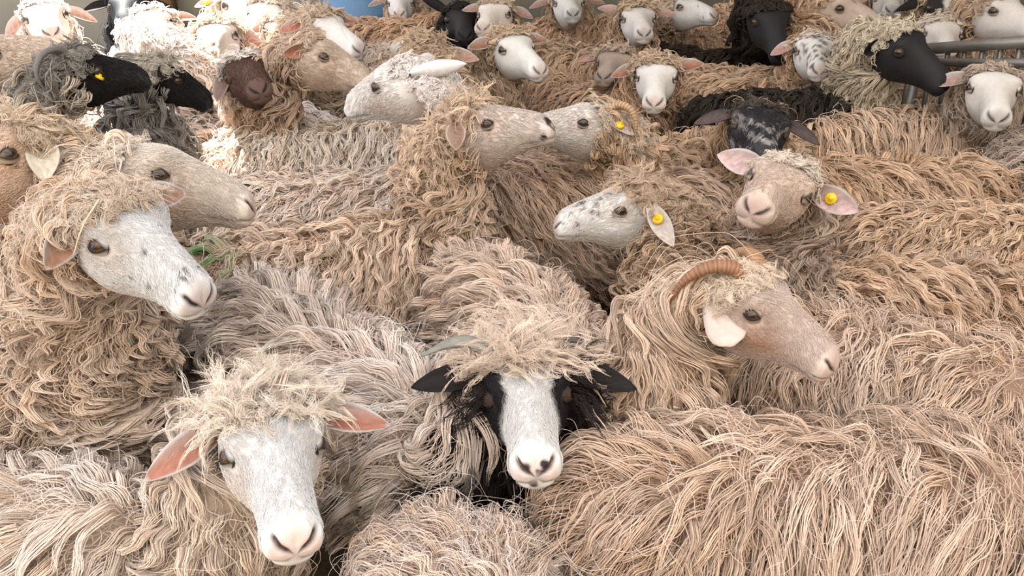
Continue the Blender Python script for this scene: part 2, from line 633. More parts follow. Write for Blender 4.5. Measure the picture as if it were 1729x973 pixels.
def head_axes(v, hv, roll):
    uph = np.array([0, 0, 1.0])
    if abs(v[2]) > .93:
        uph = np.array([hv[0], hv[1], .3])
    uph = rot_about(uph, v, math.radians(roll))
    s = nrm(np.cross(v, uph)); u1 = np.cross(s, v)
    return v * math.cos(BETA) + u1 * math.sin(BETA), s, u1 * math.cos(BETA) - v * math.sin(BETA)


def head_frame(eye, nose, d, sgn, roll, hs, hv, anchor):
    e = np.array(eye, float)
    for it in range(5 if anchor else 1):
        E0 = at_d(e[0], e[1], d)
        v, ratio = solve_to(E0, L_EN * hs, nose[0], nose[1], sgn)
        f, s, u = head_axes(v, hv, roll)
        if anchor:      # the eye named sits where eye says
            ew = E0 + hs * (.004 * f + anchor * .070 * s - .006 * u)
            e = e + .8 * (np.array(eye, float) - proj(ew)[0])
    return E0, f, s, u, ratio


def make_sheep(label, eye, nose, z=None, d=None, sgn=1, roll=0, hs=1.0, bs=1.0, heading=0, off=.26, body=None, zb=.72,
               wool=CREAM, tip=None, wool_len=.12, wave=.007, curl=1.0, lod=None, ears=(None, None), ear_in=(.62, .36, .30),
               ear_out=None, ear_len=.125, ear_w=.027, ear_cup=.55, ear_blunt=False, ruff_c=None, ear_open=(.55, 0, .75), horns=None, horn_c=(.34, .22, .13),
               tag=None, top=1.0, top_c=None, topx=.085, top_len=.055, neck_c=None, seed=0, marks=(), spec=None, name='sheep', group=None,
               hide_head=False, stain=.5, anchor=None, cheek_wool=None, tight_neck=0.0, neck_wool=1.0, ear_base=.035, ear_y=.056, ruff=None, cover=1.0, lie=.55, category='sheep', neck_len=.085,
               face_hair=True, neck_bend=None):
    spec = dict(spec or {})
    if ruff is None: ruff = .75 if top >= 1.0 else .25
    rng = np.random.RandomState(1000 + seed * 7 + len(SHEEP) * 13)
    # ---- head frame
    hv = np.array([math.sin(math.radians(heading)), -math.cos(math.radians(heading)), 0])
    if hide_head:       # head lowered between the neighbours
        Wp = np.array(body)
        E0 = Wp + hv * .25 * bs + np.array([0, 0, -.34])
        v = nrm(hv * .35 + np.array([0, 0, -1.0]))
        ratio = 0
        f, s, u = head_axes(v, hv, roll)
    else:
        E0, f, s, u, ratio = head_frame(eye, nose, d, sgn, roll, hs, hv, anchor)
    O = E0 - hs * (EYEMID[0] * f + EYEMID[2] * u)
    R3 = np.stack([f, s, u])            # rows
    to_w = lambda p: O + hs * (np.asarray(p) @ R3)
    dist = float(np.linalg.norm((E0 if not hide_head else Wp) - CAM))
    if lod is None:
        lod = 2 if dist < 1.75 else (1 if dist < 3.0 else 0)
    if hide_head: lod = 0
    # ---- body frame
    hv = np.array([math.sin(math.radians(heading)), -math.cos(math.radians(heading)), 0])
    if body is None:
        Wp = O - hv * off
        Wp = np.array([Wp[0], Wp[1], zb])
    else:
        Wp = np.array(body, float)
    zt = Wp[2] - .045
    nt = (32, 48, 96)[lod]
    nxh = (30, 48, 100)[lod]
    nT = 22
    a = np.concatenate([[-.665, -.660, -.65, -.635], np.linspace(-.61, .08, nT - 4)])
    tw, tr, td = (pchip(a, TA, A) * bs for A in (TW, TR, TD))
    Cc = Wp[None] + hv * (a * bs)[:, None]
    Cc[:, 2] = zt + td - tr
    rings = []
    Z = np.array([0, 0, 1.0])
    for k in range(nT):
        rings.append(sect(Cc[k], hv, Z, tw[k], tr[k], tr[k], nt))
    # neck
    nN = 16
    H0 = to_w((0, 0, HC[0]))
    p0 = Cc[-1]
    D = np.linalg.norm(H0 - p0)
    m1 = nrm(.75 * f + .55 * u) * D * .9
    m0 = (hv * .75 + Z * .35) * D * .8
    path = hermite(p0, m0, H0, m1, nN + 2)
    tan = nrm(np.gradient(path, axis=0))
    kk = np.linspace(0, 1, nN + 2)
    nw = np.interp(kk, [0, .3, .7, 1], [tw[-1], .095 * bs, neck_len * .98 * hs, HW[0] * hs])
    na = np.interp(kk, [0, .3, .7, 1], [tr[-1], .115 * bs, neck_len * hs, (HT[0] - HC[0]) * hs])
    nb = np.interp(kk, [0, .3, .7, 1], [tr[-1], .12 * bs, neck_len * hs, (HC[0] - HB[0]) * hs])
    for k in range(1, nN + 1):
        t = kk[k]
        b0 = 1 - smooth(np.array(t), 0, .3)
        b1 = smooth(np.array(t), .62, 1.0)
        F = nrm(hv * b0 + tan[k] * (1 - b0) * (1 - b1) + f * b1)
        U = Z * (1 - t) + u * t
        U = nrm(U - F * (U @ F))
        rings.append(sect(path[k], F, U, nw[k], na[k], nb[k], nt))
    hp, hq = head_local(nxh, nt)
    hw = to_w(hp)
    tip_pt = to_w((HX[-1] + .002, 0, -.018))
    P = np.concatenate([np.array(rings), hw])
    k_neck, k_head = nT, nT + nN
    nr = P.shape[0]
    L = Loft(P, k_neck, k_head)
    # ---- colours of the body mesh
    HUE = np.array([1.08, 1.02, 1.07]) if np.mean(wool) > .2 else np.ones(3)
    wool = np.array(wool, float) * HUE
    under = wool * np.array([.76, .68, .62])
    nc_ = np.array(neck_c, float) * HUE if neck_c is not None else wool
    C3 = np.zeros((nr, nt, 3))
    C3[:k_neck] = under
    C3[k_neck:k_head] = nc_ * np.array([.80, .74, .68])
    fp = face_paint(hq, hp, spec, rng)
    C3[k_head:] = fp
    if ruff_c is not None: C3[k_head - 14:k_head] = ruff_c
    V = P.reshape(-1, 3); Q = grid_quads(nr, nt)[:, ::-1]
    T = []
    V = np.concatenate([V, tip_pt[None], Cc[:1]])
    i1, i0 = len(V) - 2, len(V) - 1
    for j in range(nt):
        T.append((i1, (nr - 1) * nt + (j + 1) % nt, (nr - 1) * nt + j))
        T.append((i0, j, (j + 1) % nt))
    colr = np.concatenate([C3.reshape(-1, 3), C3[-1].mean(0, keepdims=True), under[None]])
    parts = [(V, Q[:, ::-1], np.array(T)[:, ::-1])]
    cols = [colr]
    # legs
    lat = np.cross(hv, Z)
    for fa in (-.01, -.52):
        for sd in (-1, 1):
            hip = Wp + hv * fa * bs + lat * sd * .095 * bs
            zz = zt - .26
            if fa > -.1:
                pth = [(hip[0], hip[1], zz), (*(hip + hv * .0)[:2], .36), (*(hip + hv * .015)[:2], .20), (*(hip + hv * .01)[:2], .06), (*(hip + hv * .03)[:2], .0)]
                rad = [.065, .04, .026, .022, .03]
            else:
                pth = [(hip[0], hip[1], zz), (*(hip + hv * .03)[:2], .40), (*(hip - hv * .06)[:2], .25), (*(hip - hv * .035)[:2], .07), (*(hip - hv * .01)[:2], .0)]
                rad = [.09, .06, .030, .022, .03]
            parts.append(tube(catmull(pth, 9), np.interp(np.linspace(0, 4, 9), range(5), rad), 8))
            lc = np.broadcast_to(fp.mean((0, 1)) * .8, (len(parts[-1][0]), 3)).copy()
            lc[parts[-1][0][:, 2] < .045] = (.05, .04, .03)
            cols.append(lc)
    base = np.array([Wp[0], Wp[1], 0.0])
    root = bpy.data.objects.new(name, None)
    root.empty_display_size = .1
    col.objects.link(root)
    root.location = base
    root['label'] = label
    root['category'] = category
    if group: root['group'] = group
    Vj, Qj, Tj = join_geo(parts)
    link('body', mesh_np('body', Vj - base, Qj, Tj, np.concatenate(cols)), M_SKIN, root)
    # ---- eyes
    fc = np.array(spec.get('face', FACEW), float)
    lidc = fc * .72
    if spec.get('mask') == 'eyes' or spec.get('mask') == 'blaze': lidc = np.array([.03, .025, .03])
    if spec.get('mask') == 'mottle': lidc = np.array([.12, .11, .11])
    if not hide_head:
        for sd in (-1, 1):
            er = .0168
            ctr = np.array([.099, sd * .0575, .0225])
            ax = nrm(np.array([.98, -sd * .15, .12])); gy = nrm(np.array([.42, sd * 1.0, .26])); gy = nrm(gy - ax * (ax @ gy)); az = np.cross(ax, gy) * sd
            B3 = np.stack([ax, gy, az])
            ev = to_w(ctr + er * (EYE_V @ B3)) - base
            eo = link('eye', mesh_np('eye', ev, EYE_Q if sd < 0 else EYE_Q[:, ::-1], None, EYE_C), M_EYE, root)
            lv = to_w(ctr + er * (LID_V @ B3)) - base
            rimk = smooth(LID_R, .0, .42)[:, None]
            lc = np.array([.05, .035, .03]) * (1 - rimk) + lidc * rimk
            link('eyelid', mesh_np('eyelid', lv, LID_Q if sd > 0 else LID_Q[:, ::-1], None, lc), M_SKIN, eo)
    # ---- ears
    eo_c = np.array(ear_out, float) if ear_out is not None else fc * .95
    ei_c = np.array(ear_in, float)
    for k, sd in enumerate((-1, 1)):           # -1 the sheep's left, 1 its right
        if hide_head: break
        e = ears[k]
        if e == 'none': continue
        bl = np.array([ear_base, sd * ear_y, .030])
        Bw = to_w(bl)
        Le = ear_len * hs
        op = f * ear_open[0] + s * sd * ear_open[1] + u * ear_open[2]
        if e is None:
            dr = nrm(f * -.15 + s * sd * 1.0 + u * -.12)
        else:
            dr, _ = solve_to(Bw, Le, e[0], e[1], e[2])
            if len(e) > 3 and e[3] is not None:
                if e[3] == 'cam': op = nrm(CAM - Bw)
                elif e[3] == 'away': op = nrm(Bw - CAM)
                else: op = e[3][0] * f + e[3][1] * s * sd + e[3][2] * u
        op = nrm(op - dr * (dr @ op))
        wy = np.cross(op, dr)
        v_, q_, inn, edge, tt = ear_geo(Le, ear_w * hs, ear_cup, blunt=ear_blunt)
        vw = Bw + v_ @ np.stack([dr, wy, op]) - base
        edgek = smooth(edge, .72, .98)[:, None]
        upk = smooth(v_[:, 1:2] * np.sign(wy[2]) / (ear_w * hs), -.1, .9) * .65
        inner = ei_c * (.72 + .38 * rng.rand(len(v_), 1))
        inner = inner * (1 - upk) + (ei_c * .35 + eo_c * .6) * upk
        inner = inner * (1 - edgek) + (eo_c * .9) * edgek
        cc = np.where(inn[:, None] > .5, inner, eo_c * (.92 + .1 * rng.rand(len(v_), 1)))
        eobj = link('ear', mesh_np('ear', vw, q_, None, cc), M_EAR, root)
        if tag is not None and tag[0] == sd:
            tw_ = Bw + dr * Le * tag[1] + op * (.006 if tag[2] > 0 else -.012)
            ang = np.linspace(0, 2 * np.pi, 12, endpoint=False)
            pr = []
            for hh, r in ((-.002, .0125), (.002, .0135), (.004, .011), (.0045, .005), (.008, .004)):
                pr.append(tw_ + op * hh * (1 if tag[2] > 0 else -1) * 1.3 + (np.cos(ang)[:, None] * dr + np.sin(ang)[:, None] * wy) * r * hs)
            pv = np.concatenate(pr)
            tq = grid_quads(5, 12)
            tt3 = [(48 + j, 48 + (j + 1) % 12, 48 + (j + 2) % 12) for j in range(1)]
            cap = np.array([[48, 48 + j, 48 + j + 1] for j in range(1, 11)] + [[0, j + 1, j] for j in range(1, 11)])
            link('ear_tag', mesh_np('ear_tag', pv - base, tq, cap), M_TAG, eobj)
    # ---- horns
    for hn in (horns or []):
        pth = catmull(hn['pts'], 60)
        n = len(pth)
        tt = np.linspace(0, 1, n)
        r = hn['r'] * (1 - tt * .0) * np.interp(tt, [0, .6, 1], [1, .72, .16])
        r = r * (1 + hn.get('ridge', 0) * np.sin(tt * hn.get('n', 26) * 2 * np.pi))
        hv_, hq_, ht_ = tube(to_w(pth), r * hs, 14, up=u, squash=hn.get('squash', .75))
        k = np.concatenate([np.repeat(np.sin(tt * hn.get('n', 26) * 2 * np.pi), 14), [0, 0]])
        tcol = np.concatenate([np.repeat(tt, 14), [0, 1]])[:, None]
        hc = np.array(hn.get('c', horn_c)) * (1 + .35 * k[:, None] * (1 if hn.get('ridge', 0) else 0))
        hc = hc * (1 - .25 * tcol)
        link('horn', mesh_np('horn', hv_ - base, hq_, ht_, np.clip(hc, 0, 1)), M_HORN, root)
    # ---- wool
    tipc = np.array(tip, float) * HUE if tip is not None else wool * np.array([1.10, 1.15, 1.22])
    dd = max(.9, float(np.linalg.norm(Wp + np.array([0, 0, 0]) - CAM)) if not hide_head else dist)
    dd = min(dd, dist + .3)
    rad = float(np.clip(.00046 * dd, .0005, .0024))
    th = np.arange(nt) / nt * 2 * np.pi
    # region masks over the loft
    mask = np.ones((nr, nt))
    zz = P[..., 2]
    mask *= np.where(zz < .42, .35, 1.0) * np.where(zz < .30, .3, 1.0)
    mask[:, :] *= np.where(L.N[..., 2] < -.35, .25, 1.0)
    mask[k_head:] = 0
    mask[:2] = .5
    pp, dz = proj(P)
    inside = (pp[..., 0] > -260) & (pp[..., 0] < W_ + 260) & (pp[..., 1] > -200) & (pp[..., 1] < H_ + 260) & (dz > .05)
    mask *= np.where(inside, 1.0, .12)
    vis = ((L.N * (CAM - P)).sum(-1) > -.15 * np.linalg.norm(CAM - P, axis=-1))
    mask *= np.where(vis, 1.0, .35)
    if ruff > 0:          # wool on the cheeks and round the ears
        rm = (hq[..., 0] < .03 + .05 * ruff) & ~((hq[..., 2] > .0) & (hq[..., 0] > .05))
        mask[k_head:] = np.where(rm, 1.0, 0)
    else:
        mask[k_head:k_head + 2] = 1.0
    area = float((L.area * mask)[:-1].sum())
    K = 8 if lod else 7
    per = (9, 14, 20)[lod]
    cov = 4.6 * cover * HAIR
    n_str = cov * area / (wool_len * 2 * rad)
    n_lock = int(n_str / per)
    uu, vv = L.sample(rng, n_lock, mask)
    n_lock = len(uu)
    g0 = np.array([0, 0, -1.0])
    rdir = rng.normal(size=(n_lock, 3)) * .12 * curl
    # slow swirl of neighbouring locks
    P0, N0, _, _ = L.get(uu, vv)
    sw = np.stack([wob(P0, 11, seed + .3), wob(P0, 12, seed + 1.9), wob(P0, 13, seed + 4.1)], -1) * .45
    flowback = np.zeros((n_lock, 3))

    def flow(Pp, N, ds, dt, t):
        bk = -nrm(ds)
        return g0 * .9 + bk * lie + rdir + sw * (1 - .5 * t)

    onneck = smooth(uu, k_neck - 2, k_neck + 4) 
    Lk = wool_len * (.6 + .65 * rng.rand(n_lock)) * (1 - (1 - .70 * neck_wool) * onneck)
    nkl = 1 - (1 - neck_wool) * onneck
    lift = wool_len * (.06 + .20 * rng.rand(n_lock) ** 1.5) * nkl
    h0 = (.004 + .022 * rng.rand(n_lock)) * nkl
    edge_in = smooth(uu, k_head - 3, k_head + 1)
    if ruff_c is None:
        Lk *= 1 - .45 * edge_in
        lift *= 1 - .5 * edge_in
    wv = wave * (1 + tight_neck * onneck * 1.0) * nkl
    wl = (.080 - .025 * min(1, wave / .012)) * (1 - .45 * tight_neck * onneck)
    G, E, NN = march(L, uu, vv, Lk, K, flow, lift, h0, wv, wl, rng)
    # free tips: a few hook outwards
    tcur = np.linspace(0, 1, K)
    hook = (rng.rand(n_lock) < .25) * wool_len * .22 * rng.rand(n_lock)
    G += (NN * (hook[:, None] * np.clip(tcur - .55, 0, 1)[None] ** 1.5 * 2.5)[..., None])
    S3 = children(G, E, NN, per, .015 + .3 * rad, .84, .0026 * curl, rng)
    n = len(S3)
    lb = np.repeat(.74 + .46 * rng.rand(n_lock), per) * (.88 + .24 * rng.rand(n))
    lockst = np.repeat(np.clip(wob(P0, 7, seed * 1.3) * .8 + wob(P0, 19, seed + 2.2) * .5 + rng.normal(size=n_lock) * .25, -1, 1), per)
    on = np.repeat(onneck, per)[:, None]
    bc = wool * (1 - on) + nc_ * on
    tc_ = tipc * (1 - on) + (nc_ * np.array([1.08, 1.12, 1.16])) * on
    if ruff_c is not None:
        tha = np.abs((vv / nt * 2 * np.pi + np.pi) % (2 * np.pi) - np.pi)
        rk = np.repeat(smooth(uu, k_head - 16.0, k_head - 13.5) * smooth(tha, .75, 1.05), per)[:, None]
        bc = bc * (1 - rk) + np.array(ruff_c) * rk
        tc_ = tc_ * (1 - rk) + np.array(ruff_c) * 1.6 * rk
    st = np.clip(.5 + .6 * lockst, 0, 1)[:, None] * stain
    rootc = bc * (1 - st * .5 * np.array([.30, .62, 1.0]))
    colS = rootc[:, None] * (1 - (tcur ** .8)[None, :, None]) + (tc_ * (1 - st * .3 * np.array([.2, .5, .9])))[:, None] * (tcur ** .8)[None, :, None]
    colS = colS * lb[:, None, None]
    if marks:
        pr, _ = proj(S3[:, 0])
        for (mx, my, mr, mc, amt) in marks:
            k = amt * np.exp(-((pr - np.array([mx, my])) ** 2).sum(-1) / mr ** 2) * (.4 + .8 * rng.rand(n))
            k = np.clip(k, 0, 1)[:, None, None] * (.35 + .65 * np.sin(np.pi * np.clip(tcur * 1.1, 0, 1)))[None, :, None]
            colS = colS * (1 - k) + np.array(mc) * k
    rt = np.interp(tcur, [0, .3, .8, 1], [.9, 1.0, .75, .25])
    RR = rad * (.7 + .6 * rng.rand(n))[:, None] * rt[None]
    # undercoat: short single strands everywhere between the locks
    nu = int(.45 * n_lock * per)
    su, sv = L.sample(rng, nu, mask)
    rdu = rng.normal(size=(nu, 3)) * .35

    def flowu(Pp, N, ds, dt, t):
        return g0 * .9 - nrm(ds) * lie + rdu
    onu = smooth(su, k_neck - 2, k_neck + 4)[:, None]
    nkw = 1 - (1 - neck_wool) * onu[:, 0]
    Gu, _, _ = march(L, su, sv, wool_len * (.40 + .35 * rng.rand(nu)) * nkw, K, flowu, wool_len * (.04 + .08 * rng.rand(nu)) * nkw, (.002 + .008 * rng.rand(nu)) * nkw, wave * .8 * nkw, .045, rng)
    cu_ = wool * (1 - onu) + nc_ * onu
    if ruff_c is not None:
        thu = np.abs((sv / nt * 2 * np.pi + np.pi) % (2 * np.pi) - np.pi)
        ru = (smooth(su, k_head - 16.0, k_head - 13.5) * smooth(thu, .75, 1.05))[:, None]
        cu_ = cu_ * (1 - ru) + np.array(ruff_c) * ru
    Pu = Gu[:, 0]
    stu = np.clip(.5 + .6 * (wob(Pu, 7, seed * 1.3) * .8 + wob(Pu, 19, seed + 2.2) * .5), 0, 1)[:, None] * stain
    cu_ = cu_ * (1 - stu * .35 * np.array([.35, .65, 1.0])) * (.86 + .26 * rng.rand(nu, 1))
    S3 = np.concatenate([S3, Gu])
    colS = np.concatenate([colS, cu_[:, None] * np.ones((1, K, 1))])
    RR = np.concatenate([RR, rad * 1.05 * rt[None] * (.7 + .6 * rng.rand(nu, 1))])
    # loose single hairs standing off the coat
    nf = int(n_lock * .35)
    if nf > 10:
        fmask = mask.copy()
        if neck_wool < .5: fmask[k_neck:] = 0
        fu, fv = L.sample(rng, nf, fmask)
        nf = len(fu)
        rd2 = rng.normal(size=(nf, 3)) * .8

        def flow2(Pp, N, ds, dt, t):
            return g0 * .6 + rd2 + -nrm(ds) * lie
        Gf, Ef, Nf = march(L, fu, fv, wool_len * (.5 + .7 * rng.rand(nf)), K, flow2, wool_len * (.12 + .28 * rng.rand(nf)), .02 * np.ones(nf), .008 * curl + 0 * fu, .05, rng, .8)
        S3 = np.concatenate([S3, Gf])
        onf = smooth(fu, k_neck - 2, k_neck + 4)[:, None]
        fcx = (tipc * (1 - onf) + nc_ * 1.08 * onf)[:, None] * np.ones((1, K, 1)) * (.85 + .25 * rng.rand(nf, 1, 1))
        colS = np.concatenate([colS, fcx])
        RR = np.concatenate([RR, rad * .55 * rt[None] * np.ones((nf, 1))])
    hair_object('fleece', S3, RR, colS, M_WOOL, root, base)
    nstr = len(S3)
    # ---- curly wool on the crown
    if top > 0 and not hide_head:
        tcx = np.array(top_c, float) * (HUE if np.mean(top_c) > .2 else 1) if top_c is not None else nc_
        tm = np.zeros((nr, nt))
        ang = np.minimum(th, 2 * np.pi - th)[None]
        xx = hq[..., 0]
        lim = topx * (1 - .35 * smooth(ang * np.ones_like(xx), .5, 1.3))
        tm[k_head:] = (xx < lim) * (ang < 1.25)
        tm[k_head - 4:k_head] = (ang < 1.5) * 1.0
        ta = float((L.area * tm)[:-1].sum())
        rt_ = rad * .95
        tl = top_len * hs
        perT = per
        perT = (6, 9, 12)[lod]
        rt_ = rt_ * (.8, .68, .52)[lod]
        nl = int(14 * HAIR * top ** .5 * ta / (tl * 1.3 * 2 * rt_) / perT)
        tu, tv = L.sample(rng, max(nl, 12), tm)
        nl = len(tu)
        Pp, N, ds, dt = L.get(tu, tv)
        N = nrm(N)
        KT = 13
        fwd = nrm(ds)
        xr = np.clip((tu - k_head) / nxh, 0, 1)[:, None]
        d0 = nrm(N * (.75 + .3 * top) + fwd * (.10 + .9 * xr) + rng.normal(size=(nl, 3)) * .42)
        q1 = nrm(np.cross(d0, rng.normal(size=(nl, 3)))); q2 = np.cross(d0, q1)
        ln = tl * (.40 + .75 * rng.rand(nl)) * (1 - .35 * smooth(xr[:, 0], .20, .34))
        pos = Pp + N * .002
        dcur = d0.copy()
        G = np.zeros((nl, KT, 3)); EE = np.zeros_like(G); N2 = np.zeros_like(G)
        ph = rng.rand(nl) * 6.28
        turns = (.5 + .5 * curl) * (.8 + 1.2 * rng.rand(nl))
        ca = (.0035 + .0055 * rng.rand(nl)) * (.5 + .5 * curl) * hs
        bendv = nrm(rng.normal(size=(nl, 3)) + np.array([0, 0, -.3]))
        for k in range(KT):
            t = k / (KT - 1)
            G[:, k] = pos + (ca * min(1, 3 * t) * np.cos(ph + turns * 6.28 * t))[:, None] * q1 + (ca * min(1, 3 * t) * np.sin(ph + turns * 6.28 * t))[:, None] * q2
            EE[:, k] = q1; N2[:, k] = q2
            dcur = nrm(dcur + np.array([0, 0, -.085]) + bendv * .20)
            pos = pos + dcur * (ln / (KT - 1))[:, None]
            # keep the curl outside the skull
            inn = ((pos - Pp) * N).sum(-1)
            pos = pos + N * np.clip(.006 - inn, 0, 1)[:, None]
        S4 = children(G, EE, N2, perT, .0095 + .4 * rad, .5, .0048, rng)
        n4 = len(S4)
        tk = np.linspace(0, 1, KT)
        lb4 = np.repeat(.82 + .32 * rng.rand(nl), perT) * (.92 + .16 * rng.rand(n4))
        c4 = (tcx[None, None] * (.88 + .22 * tk)[None, :, None] * np.array([.98, 1.0, 1.0])) * lb4[:, None, None]
        R4 = rt_ * (.7 + .5 * rng.rand(n4))[:, None] * np.interp(tk, [0, .3, .8, 1], [.9, 1, .8, .3])[None]
        hair_object('topknot', S4, R4, c4, M_WOOL, root, base)
        nstr += n4
    # ---- fluffy wool standing out from the cheeks
    if cheek_wool is not None:
        ck, cl = np.array(cheek_wool[0], float), cheek_wool[1]
        cm = np.zeros((nr, nt))
        ang = np.minimum(th, 2 * np.pi - th)[None]
        cm[k_head:] = (hq[..., 0] < .095) * (ang > .95) * (ang < 2.9)
        cm[k_head - 4:k_head] = (ang > .9) * (ang < 2.5)
        ca_ = float((L.area * cm)[:-1].sum())
        nl = int(14 * HAIR * ca_ / (cl * 2 * rad) / 8)
        tu, tv = L.sample(rng, nl, cm)
        Pp, N, ds, dt = L.get(tu, tv)
        N = nrm(N); KT = 9
        dcur = nrm(N * 1.0 - nrm(ds) * .10 + rng.normal(size=(nl, 3)) * .4)
        q1 = nrm(np.cross(dcur, rng.normal(size=(nl, 3)))); q2 = np.cross(dcur, q1)
        ln = cl * (.5 + .7 * rng.rand(nl)); ph = rng.rand(nl) * 6.28
        G = np.zeros((nl, KT, 3)); EE = np.zeros_like(G); N2 = np.zeros_like(G)
        pos = Pp + N * .001
        for k in range(KT):
            t = k / (KT - 1)
            G[:, k] = pos + .003 * np.cos(ph + 7 * t)[:, None] * q1 + .003 * np.sin(ph + 7 * t)[:, None] * q2
            EE[:, k] = q1; N2[:, k] = q2
            dcur = nrm(dcur + np.array([0, 0, -.14]))
            pos = pos + dcur * (ln / (KT - 1))[:, None]
        S5 = children(G, EE, N2, 8, .009, .5, .004, rng)
        n5 = len(S5)
        c5 = ck * (.7 + .9 * rng.rand(n5, 1, 1)) * np.ones((1, KT, 1))
        hair_object('cheek_wool', S5, rad * .8 * np.interp(np.linspace(0, 1, KT), [0, .7, 1], [1, .8, .3])[None] * np.ones((n5, 1)), c5, M_WOOL, root, base)
    # ---- short hair of the face on the nearer heads
    if lod >= 1 and face_hair and not hide_head:
        fm = np.zeros((nr, nt))
        fm[k_head:] = smooth(hq[..., 0], .02, .05) * (1 - smooth(hq[..., 0], .215, .24))
        dE = np.linalg.norm((hq - np.array([.1, .066, .022])) * np.array([.8, .5, 1.1]), axis=-1)
        fm[k_head:] *= smooth(dE, .014, .018)
        nfh = (0, 3500, 9000)[lod]
        fu, fv = L.sample(rng, nfh, fm)
        Kf = 4
        rdn = rng.normal(size=(nfh, 3)) * .35

        def flow3(Pp, N, ds, dt, t):
            return nrm(ds) * .8 + g0 * .35 + rdn
        Gf, _, _ = march(L, fu, fv, .011 * hs * (.6 + .8 * rng.rand(nfh)), Kf, flow3, .0016 + .0015 * rng.rand(nfh), np.zeros(nfh), 0 * fu + .0003, .02, rng, .9)
        ii = np.clip(np.round(fu - k_head).astype(int), 0, nxh - 1); jj = np.round(fv).astype(int) % nt
        fcol = fp[ii, jj]
        cF = fcol[:, None] * (.84 + .28 * rng.rand(nfh, 1, 1)) * np.ones((1, Kf, 1))
        RF = np.clip(.00026 * dist, .00026, .0007) * np.array([1, 1, .8, .3])[None] * np.ones((nfh, 1))
        hair_object('face_fur', Gf, RF, cF, M_FUR, root, base)
        nstr += nfh
    SHEEP.append((root, Wp, hv, bs, O, label))
    REPORT.append((label[:44], 'd=%.2f z=%.2f ratio=%.2f W=(%.2f,%.2f) wpx=%s O=(%.2f,%.2f) strands=%d neckD=%.2f' % (
        dist, E0[2], ratio, Wp[0], Wp[1], np.round(proj(Wp)[0]).astype(int), O[0], O[1], nstr, D)))
    return root


# ------------------------------------------------------------------ the barn
def structure(name, geo, mat):
    V, Q, T = geo
    T = None if T is None or not len(T) else T
    o = link(name, mesh_np(name, V, Q, T, smooth_=False), mat)
    o['kind'] = 'structure'
    return o


structure('floor', box_geo(-7, 7, -4, 8.0, -.10, 0.0), M_FLOOR)
structure('wall_back', box_geo(-7, 7, 7.0, 7.2, 0, 3.6), M_WALL)
structure('wall_right', box_geo(3.2, 3.4, -1.7, 7.0, 0, 3.6), M_WALL)  # unseen; brought closer and run forward to darken the right side
structure('wall_front_light_block', box_geo(-3.0, 3.4, -1.7, -1.5, 0, 4.0), M_WALL)  # unseen wall added behind the camera to block low frontal skylight
structure('ceiling_sun_cut', join_geo([box_geo(-5.0, 3.4, 2.0, 4.0, 3.6, 3.7), box_geo(-2.15, 3.4, 4.0, 9.0, 3.6, 3.7), box_geo(-2.4, -2.15, 5.3, 9.0, 3.6, 3.7)]), M_ROOF)  # unseen roof, outline shaped so sun reaches only the far left


def ridge(wx, wy, rx, ry, z=.72):
    Wp = at_z(wx, wy, z); Rp = at_z(rx, ry, z)
    h = Wp - Rp
    REPORT.append(('ridge', '%.2f m' % np.linalg.norm(h)))
    return dict(body=Wp, heading=math.degrees(math.atan2(h[0], -h[1])), zb=z)


FLOCK = 'sheep crowded together in the barn'


QUEUE = []


def sheep(label, eye=None, nose=None, **k):
    k.setdefault('seed', len(QUEUE))
    k.setdefault('group', FLOCK)
    if k.get('d', 0) > 2.8:
        k['d'] *= 1.12
        k['hs'] = k.get('hs', 1.0) * 1.08
        k.setdefault('bs', .9)
    QUEUE.append((label, eye, nose, k))


